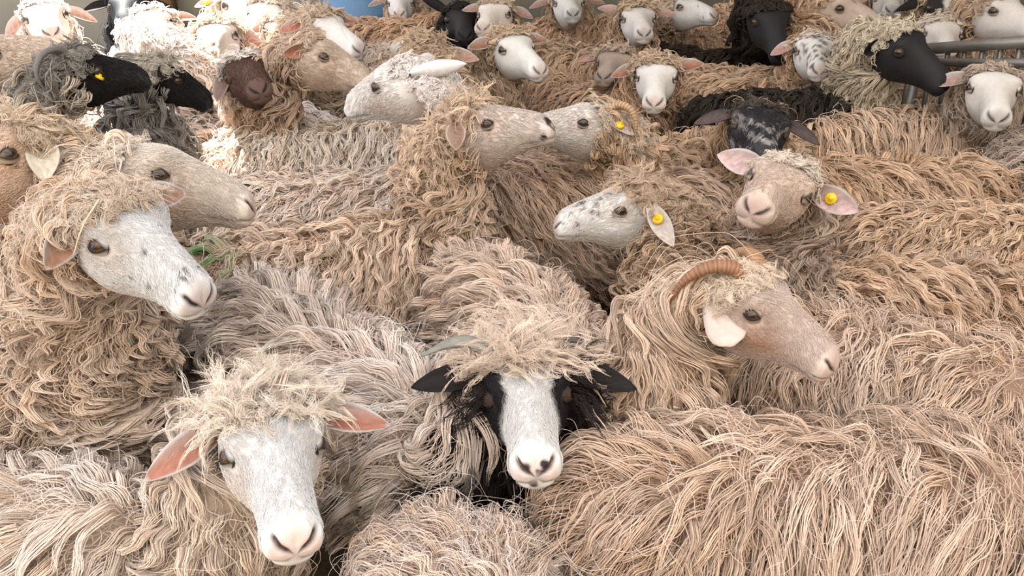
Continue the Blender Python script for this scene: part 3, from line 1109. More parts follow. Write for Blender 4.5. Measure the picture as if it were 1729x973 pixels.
def settle():
    """shift the bodies (not the heads) apart until the flock stands side by side"""
    n = len(QUEUE)
    Wp = np.zeros((n, 2)); hd = np.zeros(n); mob = np.zeros(n); Hp = np.full((n, 2), np.nan); bs = np.ones(n)
    for i, (l, e, no, k) in enumerate(QUEUE):
        hd[i] = math.radians(k['heading']); bs[i] = k.get('bs', 1.0)
        hv = np.array([math.sin(hd[i]), -math.cos(hd[i])])
        if not k.get('hide_head'):
            E = at_d(e[0], e[1], k['d'])
            E, v, _s, _u, _r = head_frame(e, no, k['d'], k.get('sgn', 1), k.get('roll', 0), k.get('hs', 1.0), np.array([hv[0], hv[1], 0]), k.get('anchor'))
            Hp[i] = (E - v * .09)[:2]
        if 'body' in k:
            Wp[i] = k['body'][:2]; mob[i] = k.get('mob', .10 if k.get('hide_head') else .05)
        else:
            Wp[i] = Hp[i] - hv * k.get('off', .26); mob[i] = 1.0
        if 'mob' in k: mob[i] = k.pop('mob')
    W0, h0 = Wp.copy(), hd.copy()
    A = np.array([0, -.19, -.38, -.57])
    for it in range(900):
        hv = np.stack([np.sin(hd), -np.cos(hd)], -1)
        c = (Wp[:, None] + hv[:, None] * (A[None] * bs[:, None])[..., None]).reshape(-1, 2)
        own = np.repeat(np.arange(n), 4)
        dv = c[:, None] - c[None]
        dd = np.sqrt((dv ** 2).sum(-1)) + 1e-6
        pen = np.clip(.162 * (bs[own][:, None] + bs[own][None]) - dd, 0, None)
        pen[own[:, None] == own[None]] = 0
        fi = (dv * (pen / dd)[..., None]).sum(1).reshape(n, 4, 2)
        f = fi.sum(1)
        arm = hv[:, None] * ((A + .28)[None] * bs[:, None])[..., None]
        tq = (arm[..., 0] * fi[..., 1] - arm[..., 1] * fi[..., 0]).sum(-1)
        Wp = Wp + f * .12 * mob[:, None] + (W0 - Wp) * np.where(mob < .9, .01 / (.15 + mob), .001)[:, None]
        # turning about the middle of the body
        mid = Wp - hv * .28 * bs[:, None]
        hd = hd + np.clip(tq * .6, -.03, .03) * mob + (h0 - hd) * np.where(mob < .9, .01, .0005)
        hv2 = np.stack([np.sin(hd), -np.cos(hd)], -1)
        Wp = mid + hv2 * .28 * bs[:, None]
        # the neck must reach the head
        v = Wp - Hp; L = np.linalg.norm(v, axis=-1)
        ok = ~np.isnan(L)
        L2 = np.clip(L, .15, .40)
        Wp[ok] = (Hp + v / L[:, None] * L2[:, None])[ok]
    for i in range(n):
        for j in range(i):
            m = pen.reshape(n, 4, n, 4)[i, :, j].max()
            if m > .03: REPORT.append(('PEN', '%.2f' % m, mob[i], mob[j], QUEUE[i][0][:45], '|', QUEUE[j][0][:45]))
    for i, (l, e, no, k) in enumerate(QUEUE):
        z = k.get('zb', .72)
        k['zb'] = z
        k['body'] = np.array([Wp[i][0], Wp[i][1], z]); k['heading'] = math.degrees(hd[i])
        REPORT.append(('moved', 'W (%.2f,%.2f) px %s hd %.0f' % (Wp[i][0], Wp[i][1], np.round(proj(k['body'])[0]).astype(int), math.degrees(hd[i])), '%.2f m %.0f deg' % (np.linalg.norm(Wp[i] - W0[i]), math.degrees(hd[i] - h0[i])), l[:40]))


def hidden(label, r, **k):
    return sheep(label, hide_head=True, **r, **k)


BLK = dict(face=(.022, .02, .022), nose=(.03, .028, .03), lid=(.5, .5, .5))
BLKE = dict(ear_in=(.025, .02, .02), ear_out=(.02, .018, .02))

# ---- front row
sheep('white-faced sheep in front looking at the camera, long pink ears spread wide', (462, 752), (500, 930), d=1.22, roll=-8, hs=1.0,
      body=np.array([-.62, .93, .70]), heading=80, zb=.70, mob=.03, wool=(.76, .67, .56), tip=(.88, .82, .74), wool_len=.14, wave=.007, ears=((668, 716, .3), (230, 818, .4)),
      ear_in=(.50, .22, .16), ear_cup=.5, ear_len=.13, ear_w=.026, top_len=.095, top=1.4, top_c=(.80, .71, .59), spec=dict(face=(.80, .80, .83), cheek=(.78, .66, .58), nose=(.72, .47, .41)), stain=.7, topx=.085)
sheep('white-blazed sheep with black eye patches, black ears and short grey horns', (890, 662), (906, 800), d=1.33, roll=2, hs=1.0,
      **ridge(672, 602, 490, 478), wool=PALE, tip=(.90, .84, .77), wool_len=.16, wave=.005, lie=.9, curl=.7, ears=((1064, 650, 0), (674, 652, 0)), ear_len=.138,
      **BLKE, spec=dict(face=(.80, .79, .80), mask='eyes', nose=(.70, .47, .42)), top=1.6, top_len=.11, top_c=(.78, .65, .52), topx=.088, neck_len=.118, neck_c=None, stain=.35,
      horns=[dict(pts=[(.03, .04, .05), (.006, .085, .078), (.012, .125, .082), (.036, .172, .075)], r=.018, c=(.30, .28, .25), squash=.6),
             dict(pts=[(.03, -.04, .05), (.006, -.075, .070), (.012, -.095, .074), (.030, -.110, .064)], r=.011, c=(.16, .13, .12), squash=.6)],
      marks=[(650, 490, 45, (.55, .66, .52), .5)], ruff=1.2, ruff_c=(.022, .017, .018), cheek_wool=((.024, .018, .019), .10))
hidden('pale grey woolly back with an orange-stained flank, bottom middle of the flock', dict(body=np.array([.06, .27, .70]), heading=8, zb=.70), bs=1.1,
       wool=(.72, .62, .52), tip=(.84, .79, .74), wool_len=.12, wave=.008, curl=1.0, stain=.7, lie=.3)
hidden('long tan fleece of the sheep filling the lower corner behind the black-eared sheep', ridge(1700, 735, 1090, 725),
       wool=(.64, .50, .38), tip=(.80, .68, .56), wool_len=.15, wave=.005, stain=.7, lie=.15, bs=1.08)
# ---- second row
sheep('ram with ribbed brown curled horns resting its pink muzzle on a fleece', (1266, 535), (1400, 612), anchor=1, d=1.44, sgn=.12, roll=-8, hs=.90,
      **ridge(1010, 575, 790, 385), wool=(.74, .61, .49), tip=(.86, .77, .66), wool_len=.15, wave=.006, lie=.8, curl=.8,
      ears=(None, (1238, 586, .9, 'away')), ear_in=(.70, .52, .46), ear_out=(.82, .68, .62), ear_len=.13, ear_w=.037, ear_cup=.2, ear_blunt=True, ear_base=-.004,
      spec=dict(face=(.68, .56, .51), cheek=(.50, .27, .16), nose=(.66, .46, .42), nose_amt=.6), top=.6, top_len=.04, top_c=(.74, .62, .48), topx=.075, neck_c=(.70, .56, .43),
      horns=[dict(pts=[(.050, .026, .060), (.022, .048, .078), (-.012, .072, .064), (-.038, .090, .022), (-.044, .100, -.030)], r=.020, ridge=.07, n=24, c=(.34, .17, .10)),
             dict(pts=[(.050, -.026, .060), (.022, -.048, .078), (-.012, -.072, .064), (-.038, -.090, .022), (-.044, -.100, -.030)], r=.020, ridge=.07, n=24, c=(.40, .23, .13))],
      marks=[(800, 360, 35, (.55, .62, .45), .45)], seed=4)
hidden('cream fleece in wavy strands beside the muzzle of the ribbed-horned ram', ridge(1800, 590, 1420, 515),
       wool=(.66, .52, .40), tip=(.80, .68, .55), wool_len=.14, wave=.010, stain=.7, lie=.2)
sheep('white sheep with black freckles and curly neck wool at the left, nose turned right', (160, 420), (328, 497), anchor=1, d=1.36, sgn=.55, roll=-4, hs=.96,
      heading=80, off=.27, zb=.74, wool=(.68, .55, .42), tip=(.80, .68, .55), wool_len=.12, wave=.010, curl=1.3, ears=((300, 326, -.3), (84, 450, .5)),
      ear_in=(.42, .24, .18), ear_len=.085, spec=dict(face=(.80, .80, .83), spots=40, spot_r=.0032, spot_x=(.13, .25), spot_c=(.14, .13, .14), nose=(.40, .28, .26)), top=1.1, top_len=.045, top_c=(.64, .54, .43), neck_c=(.66, .55, .44), stain=.6, tight_neck=.8, neck_len=.072)
# ---- third row
sheep('speckled-nose sheep facing left with a yellow tag in its ear', (1050, 359), (948, 378), anchor=-1, d=2.05, sgn=.1, roll=8, hs=1.0,
      **ridge(1190, 385, 1330, 300), mob=.2, wool=(.58, .44, .31), tip=(.70, .56, .42), wool_len=.10, wave=.012, curl=1.5, tight_neck=1.0,
      ears=((1136, 414, 1, 'cam'), None), ear_len=.115, ear_base=.03, ear_y=.085, ruff=.3, ear_in=(.74, .62, .56), ear_out=(.80, .72, .67), tag=(-1, .35, 1),
      spec=dict(face=(.82, .79, .78), spots=60, spot_r=.0045, spot_x=(.10, .25), spot_c=(.10, .08, .08), nose=(.6, .42, .36)), top=2.2, top_len=.085, top_c=(.60, .46, .33), neck_c=(.54, .42, .30), topx=.075)
sheep('pinkish-white sheep tilting its muzzle up, pink ear raised and yellow tag in the other', (1318, 310), (1270, 358), d=1.86, sgn=1.0, roll=-14, hs=1.0,
      **ridge(1440, 440, 1760, 430), wool=(.60, .45, .32), tip=(.74, .60, .47), wool_len=.10, wave=.008, stain=.8, lie=.3,
      ears=((1450, 358, .2, (.8, 0, .2)), (1215, 262, .1, (.8, 0, .2))), ear_in=(.74, .52, .52), ear_out=(.80, .74, .72), ear_len=.11, ear_w=.032, tag=(-1, .42, 1),
      spec=dict(face=(.64, .51, .44), nose=(.36, .22, .20)), top=1.0, top_len=.038, topx=.07, top_c=(.74, .65, .54), neck_c=(.45, .36, .28))
sheep('curly-crowned sheep facing right with black blotches on its muzzle', (821, 212), (926, 216), anchor=1, d=2.1, sgn=.15, roll=-9, hs=1.0,
      **ridge(742, 352, 335, 440), wool=(.68, .52, .38), tip=(.80, .68, .53), wool_len=.13, wave=.010, tight_neck=.7,
      ears=(None, (770, 246, .8, 'cam')), ear_len=.075, ear_y=.085, ear_base=.025, ear_in=(.35, .22, .17), ear_out=(.70, .58, .50), spec=dict(face=(.66, .57, .53), mask='noseblack', nose=(.6, .46, .42)),
      top=2.0, top_len=.08, top_c=(.68, .53, .38), neck_c=(.66, .53, .40), topx=.085, marks=[(372, 455, 34, (.07, .33, .10), 1.5)])
sheep('smooth-faced sheep with white brow facing right behind the freckled one', (267, 298), (418, 348), anchor=1, d=1.62, sgn=.2, roll=-16, hs=1.0,
      heading=95, off=.30, wool=(.66, .54, .42), tip=(.80, .70, .58), wool_len=.11, wave=.009, ears=(None, (205, 352, .5)), ear_len=.10,
      spec=dict(face=(.74, .66, .60), cheek=(.66, .50, .40), nose=(.50, .33, .28)), top=.6, top_len=.03, top_c=(.74, .65, .54), neck_c=(.72, .63, .52), topx=.035, neck_len=.075, ruff=.1)
sheep('freckled tan sheep at the left edge facing left, one white ear drooping', (18, 264), (-100, 300), anchor=-1, d=1.68, sgn=.2, roll=10, hs=1.05,
      **ridge(120, 330, 330, 250), mob=.6, wool=(.62, .48, .36), tip=(.74, .62, .48), ears=((75, 290, .7, (.2, .5, .6)), None), ear_len=.085, ear_out=(.80, .72, .62), ear_in=(.74, .64, .54),
      spec=dict(face=(.66, .50, .40), spots=40, spot_r=.004, spot_c=(.22, .14, .10), spot_x=(.03, .2), nose=(.5, .33, .28)), top=1.2, top_len=.06, top_c=(.66, .54, .40), wave=.012, neck_c=(.62, .50, .37), topx=.07)
hidden('tan fleece hanging in straight strands beneath the speckled sheep\'s chin', ridge(880, 262, 1090, 290),
       wool=(.60, .45, .33), tip=(.74, .60, .47), wool_len=.13, wave=.006, stain=.7)
hidden('rounded light tan back at the edge above the tag-eared sheep\'s fleece', ridge(1850, 340, 1590, 335),
       wool=(.62, .47, .33), tip=(.74, .60, .45), wool_len=.09, wave=.008, stain=.6)
hidden('pale wavy back lying behind the curly-crowned sheep\'s own back', ridge(690, 275, 410, 300),
       wool=(.78, .66, .54), tip=(.91, .84, .75), wool_len=.11, wave=.009, stain=.5)
hidden('round cream rump under the white sheep that looks away', ridge(660, 186, 505, 196, .76),
       wool=(.80, .69, .55), tip=(.92, .86, .76), wool_len=.13, wave=.011, curl=1.2, stain=.5)
sheep('sheep with a mottled black and grey face and dark ears held sideways', (1284, 212), (1286, 268), d=2.45, sgn=1, roll=-8, hs=1.14,
      **ridge(1370, 262, 1680, 258), wool=(.62, .45, .30), tip=(.74, .58, .42), wool_len=.12, wave=.005, lie=.5, ears=((1385, 240, .1), (1172, 205, .1)), ear_len=.112, ear_w=.022,
      ear_in=(.14, .10, .10), ear_out=(.06, .05, .05), spec=dict(face=(.34, .32, .32), mask='mottle', nose=(.10, .09, .09)), top=.6, top_len=.03, top_c=(.10, .08, .07), neck_c=(.5, .36, .24), topx=.06)
sheep('white sheep with a small horn and yellow tag facing left in mid flock', (986, 210), (896, 218), anchor=-1, d=2.38, sgn=.1, roll=6, hs=1.0,
      **ridge(1115, 215, 1260, 190), wool=(.58, .43, .29), tip=(.70, .55, .40), wool_len=.11, wave=.009, ears=((1088, 232, .3, (.5, .2, .7)), None), ear_len=.09, tag=(-1, .45, 1),
      ear_in=(.76, .60, .54), spec=dict(face=(.76, .70, .67), nose=(.6, .42, .38)), top=1.0, top_len=.045, top_c=(.64, .54, .42), topx=.06,
      horns=[dict(pts=[(.03, -.035, .055), (.0, -.055, .075), (-.03, -.075, .065), (-.045, -.085, .03), (-.045, -.09, -.005)], r=.017, ridge=.06, n=18, c=(.50, .32, .19))])
sheep('pure white sheep turning its face away, white ear pointing back', (634, 150), (606, 172), anchor=-1, d=2.32, sgn=-.6, roll=-4, hs=1.08,
      **ridge(770, 235, 965, 190), mob=.4, wool=(.58, .43, .30), tip=(.70, .56, .42), ears=((784, 108, .3, 'away'), (690, 100, -1)), ear_len=.14, ear_w=.022, ear_base=-.01, ear_in=(.74, .60, .56), ear_out=(.84, .80, .78),
      spec=dict(face=(.84, .80, .78), cheek=(.62, .46, .38)), top=.2, top_len=.018, top_c=(.80, .75, .69), neck_c=(.76, .70, .64), topx=.05, neck_len=.09, neck_wool=.08, ruff=.0, wave=.002, curl=.4)
sheep('white sheep facing the camera below the metal rail, pale fleece stretching behind its ear', (1679, 148), (1684, 205), d=2.95, sgn=1, roll=0, hs=1.08,
      **ridge(1600, 176, 1310, 168), wool=(.72, .55, .40), tip=(.82, .68, .52), wool_len=.13, wave=.004, lie=.15, ears=((1770, 128, .1), (1590, 138, .1)), ear_len=.11, ear_in=(.50, .32, .28),
      spec=dict(face=(.76, .72, .68), nose=(.30, .24, .23)), top=.5, top_len=.03, topx=.06, neck_c=(.56, .46, .36))
hidden('grey curly wool of the sheep cut off by the right edge', dict(body=at_z(1835, 300, .74), heading=-22, zb=.74), mob=.25, wool=(.54, .45, .36), tip=(.64, .55, .45), wool_len=.09, wave=.012, curl=1.4)
# ---- left, dark group
sheep('dark horned sheep with a grey fringe and a thin curved horn, facing right', (165, 122), (230, 128), anchor=1, d=2.45, sgn=-.25, roll=0, hs=.85, **ridge(100, 205, -80, 220, .76), mob=.5,
      wool=(.03, .026, .028), tip=(.09, .08, .08), neck_c=(.46, .40, .35), ears=(None, (203, 152, .5)), **BLKE, ear_len=.085, spec=BLK, top=1.1, top_len=.065, top_c=(.26, .23, .21), tag=(1, .85, 1),
      horns=[dict(pts=[(.035, .035, .055), (.0, .055, .085), (-.045, .075, .07), (-.065, .085, .02), (-.05, .09, -.03)], r=.015, c=(.16, .15, .14))], wave=.010)
sheep('black-faced sheep with tight grey curls on its head, nose pointing right', (300, 138), (347, 168), anchor=1, d=2.75, sgn=-.3, roll=0, hs=.80, **ridge(290, 215, 110, 240, .74), mob=.4,
      wool=(.03, .026, .028), tip=(.10, .09, .09), neck_c=(.30, .27, .25), ears=('none', None), **BLKE, ear_len=.07, spec=BLK, top=1.6, top_len=.06, top_c=(.54, .47, .40), topx=.06, curl=1.4, wave=.010)
sheep('brown-faced sheep with a white woolly cap near the tan profile head', (418, 122), (440, 156), d=2.75, sgn=1, roll=10, hs=1.0, **ridge(360, 168, 230, 150), mob=.6,
      wool=(.66, .56, .46), ears=('none', (372, 150, .5)), ear_in=(.3, .2, .18), ear_out=(.6, .5, .45), spec=dict(face=(.13, .075, .06), nose=(.10, .06, .05)), top=1.3, top_len=.055, top_c=(.76, .70, .62), topx=.075)
sheep('tan sheep in profile facing right with a small pink ear', (545, 97), (622, 140), anchor=1, d=2.75, sgn=.2, roll=-10, hs=1.02,
      **ridge(450, 192, 330, 204), mob=.3, wool=(.76, .63, .50), tip=(.90, .83, .73), ears=(None, (482, 92, .8, (.8, .3, .1))), ear_len=.075, ear_in=(.60, .26, .18), ear_out=(.68, .52, .42),
      spec=dict(face=(.66, .54, .46), cheek=(.56, .42, .33), nose=(.5, .36, .31)), top=.6, top_len=.03, neck_len=.075, top_c=(.60, .47, .36), neck_c=(.58, .46, .35), wave=.010, topx=.055)
# ---- far rows
sheep('sheep seen from behind with a brown curly crown and a white ear', (706, 84), (672, 78), d=2.95, sgn=-1, roll=0, hs=1.1, heading=-140, off=.25,
      wool=(.56, .42, .29), ears=((745, 120, 0), (802, 98, .3, (-.5, .2, .2))), ear_out=(.80, .74, .70), top=2.0, top_len=.075, top_c=(.60, .46, .32), neck_c=(.56, .43, .30), curl=1.4, wave=.011, topx=.07)
sheep('white-faced sheep with brown ears and tan fringe, nose turned right, upper middle', (872, 80), (915, 124), d=2.95, sgn=1, roll=-2, hs=1.03, heading=50, off=.26,
      wool=(.56, .41, .28), ears=((950, 64, .2), (808, 76, .3)), ear_len=.10, ear_in=(.40, .20, .14), spec=dict(face=(.80, .78, .76), nose=(.64, .47, .43)), top=1.1, top_len=.05, top_c=(.62, .48, .34), neck_c=(.52, .40, .28), topx=.075)
sheep('white-faced sheep with a broad tan fringe and rusty ears looking at the camera', (1108, 128), (1104, 178), d=2.85, sgn=1, roll=0, hs=1.03, heading=28, off=.26, mob=.3,
      wool=(.60, .44, .30), ears=((1188, 105, .1), (1028, 128, .2)), ear_len=.105, ear_in=(.46, .20, .13), spec=dict(face=(.78, .75, .73)), top=1.3, top_len=.055, top_c=(.60, .46, .33), topx=.085)
sheep('tan woolly sheep half hidden behind the broad-fringed white face', (1037, 105), (1018, 132), d=3.2, sgn=1, roll=0, hs=1.0, heading=-40, off=.26, wool=(.58, .43, .30),
      ears=('none', None), spec=dict(face=(.42, .33, .28), nose=(.3, .22, .2)), top=1.3, top_len=.055, top_c=(.54, .43, .33))
sheep('black-speckled white sheep with pink ears standing before the black-headed one', (1375, 84), (1384, 124), d=3.3, sgn=1, roll=0, hs=1.03,
      **ridge(1320, 112, 1110, 92), wool=(.66, .48, .32), tip=(.74, .58, .42), wool_len=.08, wave=.005, ears=((1436, 88, .1), (1308, 88, .1)), ear_len=.10, ear_in=(.60, .32, .28),
      spec=dict(face=(.76, .73, .70), spots=60, spot_r=.007, spot_c=(.06, .05, .05), nose=(.5, .35, .32)), top=1.0, top_len=.04, top_c=(.68, .60, .50), topx=.06)
sheep('large black-headed sheep with a cream woolly cap and black back', (1515, 90), (1582, 130), anchor=1, d=3.05, sgn=.2, roll=4, hs=1.12,
      **ridge(1438, 150, 1190, 150, .77), wool=(.028, .024, .022), tip=(.07, .058, .05), neck_c=(.60, .50, .39), ears=('none', (1452, 100, .4)), **BLKE, ear_len=.07, spec=BLK,
      top=.9, top_len=.045, top_c=(.72, .61, .48), topx=.055, wool_len=.11, ruff=.2)
sheep('white sheep with a tan fringe and pink ears, nose low, upper left of middle', (556, 46), (606, 84), d=3.1, sgn=.8, roll=0, hs=1.05, heading=40, off=.26,
      wool=(.66, .52, .38), ears=((638, 32, .2), (484, 48, .3)), ear_len=.10, ear_in=(.62, .26, .20), spec=dict(face=(.82, .80, .80), nose=(.42, .27, .25)), top=1.2, top_len=.06, top_c=(.66, .54, .40))
sheep('sunlit white sheep facing the camera with one pink ear pressed to its neighbour', (366, 60), (348, 84), d=3.15, sgn=1, roll=4, hs=1.05, heading=10, off=.26,
      wool=(.76, .66, .54), ears=((422, 66, .1), (298, 54, .1)), ear_len=.10, ear_in=(.66, .28, .20), spec=dict(face=(.80, .72, .66), nose=(.50, .32, .26)), top=1.2, top_len=.055, top_c=(.68, .58, .46))
sheep('sunlit white sheep with its head lowered away, pink ear upright behind the dark group', (232, 68), (214, 96), d=3.0, sgn=-.6, roll=0, hs=1.05, heading=-60, off=.26,
      wool=(.80, .74, .66), ears=((286, 62, .2, (.3, .3, -.5)), (164, 86, .2, (.4, .2, .5))), ear_len=.095, ear_in=(.70, .30, .24), spec=dict(face=(.84, .82, .80)), top=.6, top_len=.03, top_c=(.84, .80, .74))
sheep('bright white woolly sheep with an orange ear behind the lowered white head', (258, 36), (248, 62), d=3.6, sgn=1, roll=0, hs=1.05, heading=0, off=.26,
      wool=(.82, .78, .72), ears=((314, 30, .1), (190, 48, .1)), ear_len=.10, ear_in=(.70, .34, .24), spec=dict(face=(.84, .82, .80)), top=1.0, top_len=.045, top_c=(.80, .74, .64))
sheep('white sheep by the plaster wall in the top corner, pink ears out', (76, 26), (88, 58), d=3.8, sgn=1, roll=4, hs=1.15, heading=20, off=.26,
      wool=(.82, .76, .68), ears=((152, 30, .1), (22, 50, .2)), ear_len=.12, ear_in=(.70, .42, .34), spec=dict(face=(.84, .80, .77), nose=(.6, .4, .36)), top=.5, top_len=.03, top_c=(.82, .78, .70))
sheep('blue-black sheep with a pale muzzle at the back near the wall', (214, 10), (211, 36), d=4.2, sgn=1, roll=0, hs=1.15, heading=0, off=.26,
      wool=(.05, .05, .055), ears=((268, 10, .1), (164, 12, .1)), **BLKE, spec=dict(face=(.025, .028, .035), nose=(.40, .43, .48), nose_amt=.7), top=.5, top_len=.03, top_c=(.03, .03, .035))
sheep('pale tan sheep at the left edge lifting its muzzle to the right', (-8, 84), (68, 84), d=2.75, sgn=.1, roll=0, hs=1.0, heading=95, off=.22,
      wool=(.66, .54, .42), spec=dict(face=(.70, .58, .50), nose=(.5, .36, .32)), top=.7, top_len=.03, neck_c=(.66, .54, .44))
sheep('white sheep with a yellow tag in its pale ear at the top edge', (402, 6), (428, 26), d=4.0, sgn=.8, roll=0, hs=1.05, heading=40, off=.26, wool=(.74, .64, .52),
      ears=((455, 4, 0), (334, 8, 0)), ear_len=.11, ear_in=(.70, .58, .54), tag=(1, .5, 1), spec=dict(face=(.82, .78, .75)), top=.8, top_len=.04)
sheep('white sheep with a dark nose leaning its face down to the left', (446, 22), (420, 50), d=3.65, sgn=.6, roll=0, hs=1.08, heading=-50, off=.26, wool=(.76, .66, .54),
      ears=((478, 30, .2), 'none'), ear_len=.09, spec=dict(face=(.82, .80, .78), nose=(.2, .16, .16)), top=.9, top_len=.045, top_c=(.70, .62, .52))
sheep('small sheep face peering out with a pink ear between two white neighbours', (474, 50), (478, 76), d=3.35, sgn=1, roll=0, hs=.9, heading=0, off=.24, wool=(.72, .60, .46),
      ears=('none', (426, 56, .2)), ear_len=.09, ear_in=(.64, .26, .20), spec=dict(face=(.76, .70, .66)), top=1.0, top_len=.05, top_c=(.56, .48, .40))
sheep('small white sheep at the top edge near the blue barrel', (676, 4), (674, 26), d=4.9, sgn=1, roll=0, hs=1.1, heading=0, off=.26, wool=(.66, .53, .40),
      ears=((718, 2, 0), (630, 6, 0)), ear_in=(.42, .27, .24), spec=dict(face=(.78, .77, .77)), top=.8, top_len=.04)
sheep('black sheep with a drooping ear behind the horned white one at the top', (780, 30), (786, 64), d=3.75, sgn=1, roll=0, hs=1.1, heading=10, off=.26, wool=(.03, .028, .03),
      ears=('none', (724, 2, 0)), **BLKE, spec=BLK, top=.6, top_len=.03, top_c=(.03, .026, .026))
sheep('white sheep with a small curved horn beside the black one at the top', (834, 22), (814, 50), d=3.6, sgn=1, roll=2, hs=1.05, heading=-20, off=.26, wool=(.60, .46, .32),
      ears=((905, 30, .2), (772, 14, .2)), ear_len=.10, ear_in=(.5, .3, .26), spec=dict(face=(.76, .70, .66), nose=(.5, .34, .3)), top=.8, top_len=.035, top_c=(.62, .50, .37),
      horns=[dict(pts=[(.035, -.035, .055), (.01, -.06, .09), (-.03, -.08, .08), (-.045, -.09, .04)], r=.015, ridge=.05, n=16, c=(.5, .34, .2))])
sheep('white-faced sheep with a dark nose near the top edge, right of the horned one', (960, 4), (968, 26), d=4.2, sgn=1, roll=0, hs=1.1, heading=0, off=.26, wool=(.60, .46, .33),
      ears=((1008, 2, 0), (915, 6, 0)), ear_in=(.42, .24, .18), spec=dict(face=(.74, .72, .71), nose=(.2, .17, .17)), top=.8, top_len=.04)
sheep('sheep with a thick tan fringe and pink ears looking over its neighbours, top middle', (1078, 30), (1088, 60), d=3.6, sgn=1, roll=0, hs=1.05,
      **ridge(1040, 90, 900, 84), wool=(.58, .43, .29), ears=((1140, 22, .1), (1014, 12, .2)), ear_len=.11, ear_in=(.58, .32, .26), spec=dict(face=(.72, .68, .66), nose=(.32, .24, .23)), top=1.3, top_len=.06, top_c=(.58, .45, .31), topx=.08)
sheep('white-muzzled sheep facing right at the top beside the black head', (1160, 8), (1192, 22), d=3.9, sgn=.4, roll=0, hs=1.0, heading=70, off=.26, wool=(.60, .47, .34),
      ears=('none', (1126, 30, .3)), ear_len=.09, spec=dict(face=(.72, .70, .69), spots=20, spot_r=.005), top=1.0, top_len=.04)
sheep('black sheep with its head lowered to the right, top right of middle', (1272, 38), (1314, 76), anchor=1, d=3.5, sgn=.4, roll=0, hs=1.15, **ridge(1195, 76, 1080, 72, .74), mob=.5, wool=(.035, .028, .024), tip=(.10, .075, .055),
      ears=((1312, 14, -.2), 'none'), **BLKE, ear_len=.08, spec=BLK, top=.6, top_len=.03, top_c=(.05, .038, .03))
sheep('freckled tan ram with a coiled brown horn facing right at the top', (1416, 16), (1482, 42), anchor=1, d=3.7, sgn=.2, roll=0, hs=1.12, heading=90, off=.28, wool=(.62, .46, .31),
      ears=('none', 'none'), spec=dict(face=(.56, .45, .38), spots=50, spot_r=.004, spot_c=(.25, .17, .13), nose=(.35, .26, .24)), top=.5, top_len=.03, topx=.05,
      horns=[dict(pts=[(.045, .04, .055), (.0, .06, .085), (-.055, .085, .06), (-.06, .10, -.005), (-.01, .11, -.035), (.03, .12, -.01)], r=.022, ridge=.06, n=22, c=(.40, .22, .12))])
sheep('white sheep face peeping at the top edge beyond the coiled-horn ram', (1504, -4), (1506, 20), d=4.4, sgn=1, roll=0, hs=1.1, heading=0, off=.26, wool=(.58, .46, .34),
      ears=((1548, 0, 0), (1458, 0, 0)), spec=dict(face=(.64, .60, .57), nose=(.2, .17, .16)), top=.6, top_len=.04)
sheep('black-eared sheep with a white stripe down its dark face, top right', (1598, 12), (1604, 44), d=4.0, sgn=1, roll=0, hs=1.1, heading=0, off=.26, wool=(.62, .47, .33),
      ears=((1660, 14, .1), (1542, 10, .1)), **BLKE, spec=dict(face=(.72, .68, .64), mask='blaze'), top=1.0, top_len=.05, top_c=(.60, .47, .33), topx=.07)
sheep('fringed white sheep with pink ears just behind the metal rail', (1592, 54), (1598, 88), d=3.6, sgn=1, roll=0, hs=1.03, heading=0, off=.26, wool=(.64, .50, .36),
      ears=((1660, 58, .1), (1545, 68, .1)), ear_len=.10, ear_in=(.52, .32, .28), spec=dict(face=(.72, .67, .63)), top=1.2, top_len=.05, top_c=(.68, .60, .48))
sheep('white sheep facing right in the top right corner with an upright ear', (1696, 14), (1742, 46), d=3.6, sgn=.4, roll=0, hs=1.1, heading=80, off=.28, wool=(.56, .43, .31),
      ears=('none', (1674, 2, .2, (.8, .3, 0))), ear_len=.085, ear_in=(.5, .3, .25), spec=dict(face=(.74, .69, .66)), top=.5, top_len=.03)

for fx, fy, fh, fc, fl in (
        (640, 42, 70, CREAM * .85, 'cream back behind the brown curly crown seen from behind'),
        (742, 22, 100, TAN, 'tan back just left of the black sheep at the top'),
        (892, 24, 80, BROWN * 1.2, 'brownish back right of the small-horned white sheep at the top'),
        (1030, 16, 95, TAN, 'tan back between the dark-nosed and the thick-fringed white faces'),
        (1140, 34, -80, TAN, 'tan back behind the white-muzzled sheep facing right at the top'),
        (1335, 26, 85, TAN, 'tan back between the lowered black head and the coiled-horn ram'),
        (1455, 10, -90, BROWN * 1.2, 'brownish back just behind the muzzle of the coiled-horn ram'),
        (1555, 34, 90, TAN, 'tan back behind the large black head with the cream cap'),
        (1690, 6, 80, TAN, 'tan back behind the corner sheep with the upright ear'),
        (1235, 2, -85, TAN, 'tan back above the lowered black head at the top edge'),
        (500, 4, 90, WHITE, 'cream back behind the white sheep with tan fringe and pink ears')):
    hidden(fl, dict(body=at_z(fx, fy, .80), heading=fh, zb=.80), wool=fc, mob=.6, bs=.9, wool_len=.09)

settle()
for (l_, e_, n_, k_) in QUEUE:
    k_.pop('off', None)
    make_sheep(l_, e_, n_, **k_)

# ------------------------------------------------------------------ things of the barn
bpy.context.view_layer.update()
DG = bpy.context.evaluated_depsgraph_get()


def on_fleece(px, py, above=.05):
    """a point on the wool in the line of sight"""
    r = ray(px, py)
    hit, loc, *_ = scene.ray_cast(DG, CAM.tolist(), r.tolist())
    return np.array(loc) - r * above if hit else at_z(px, py, .72)


def thing(name, label, cat, loc, group=None):
    o = bpy.data.objects.new(name, None)
    o.empty_display_size = .1
    col.objects.link(o)
    o.location = loc
    o['label'] = label
    o['category'] = cat
    if group: o['group'] = group
    return o


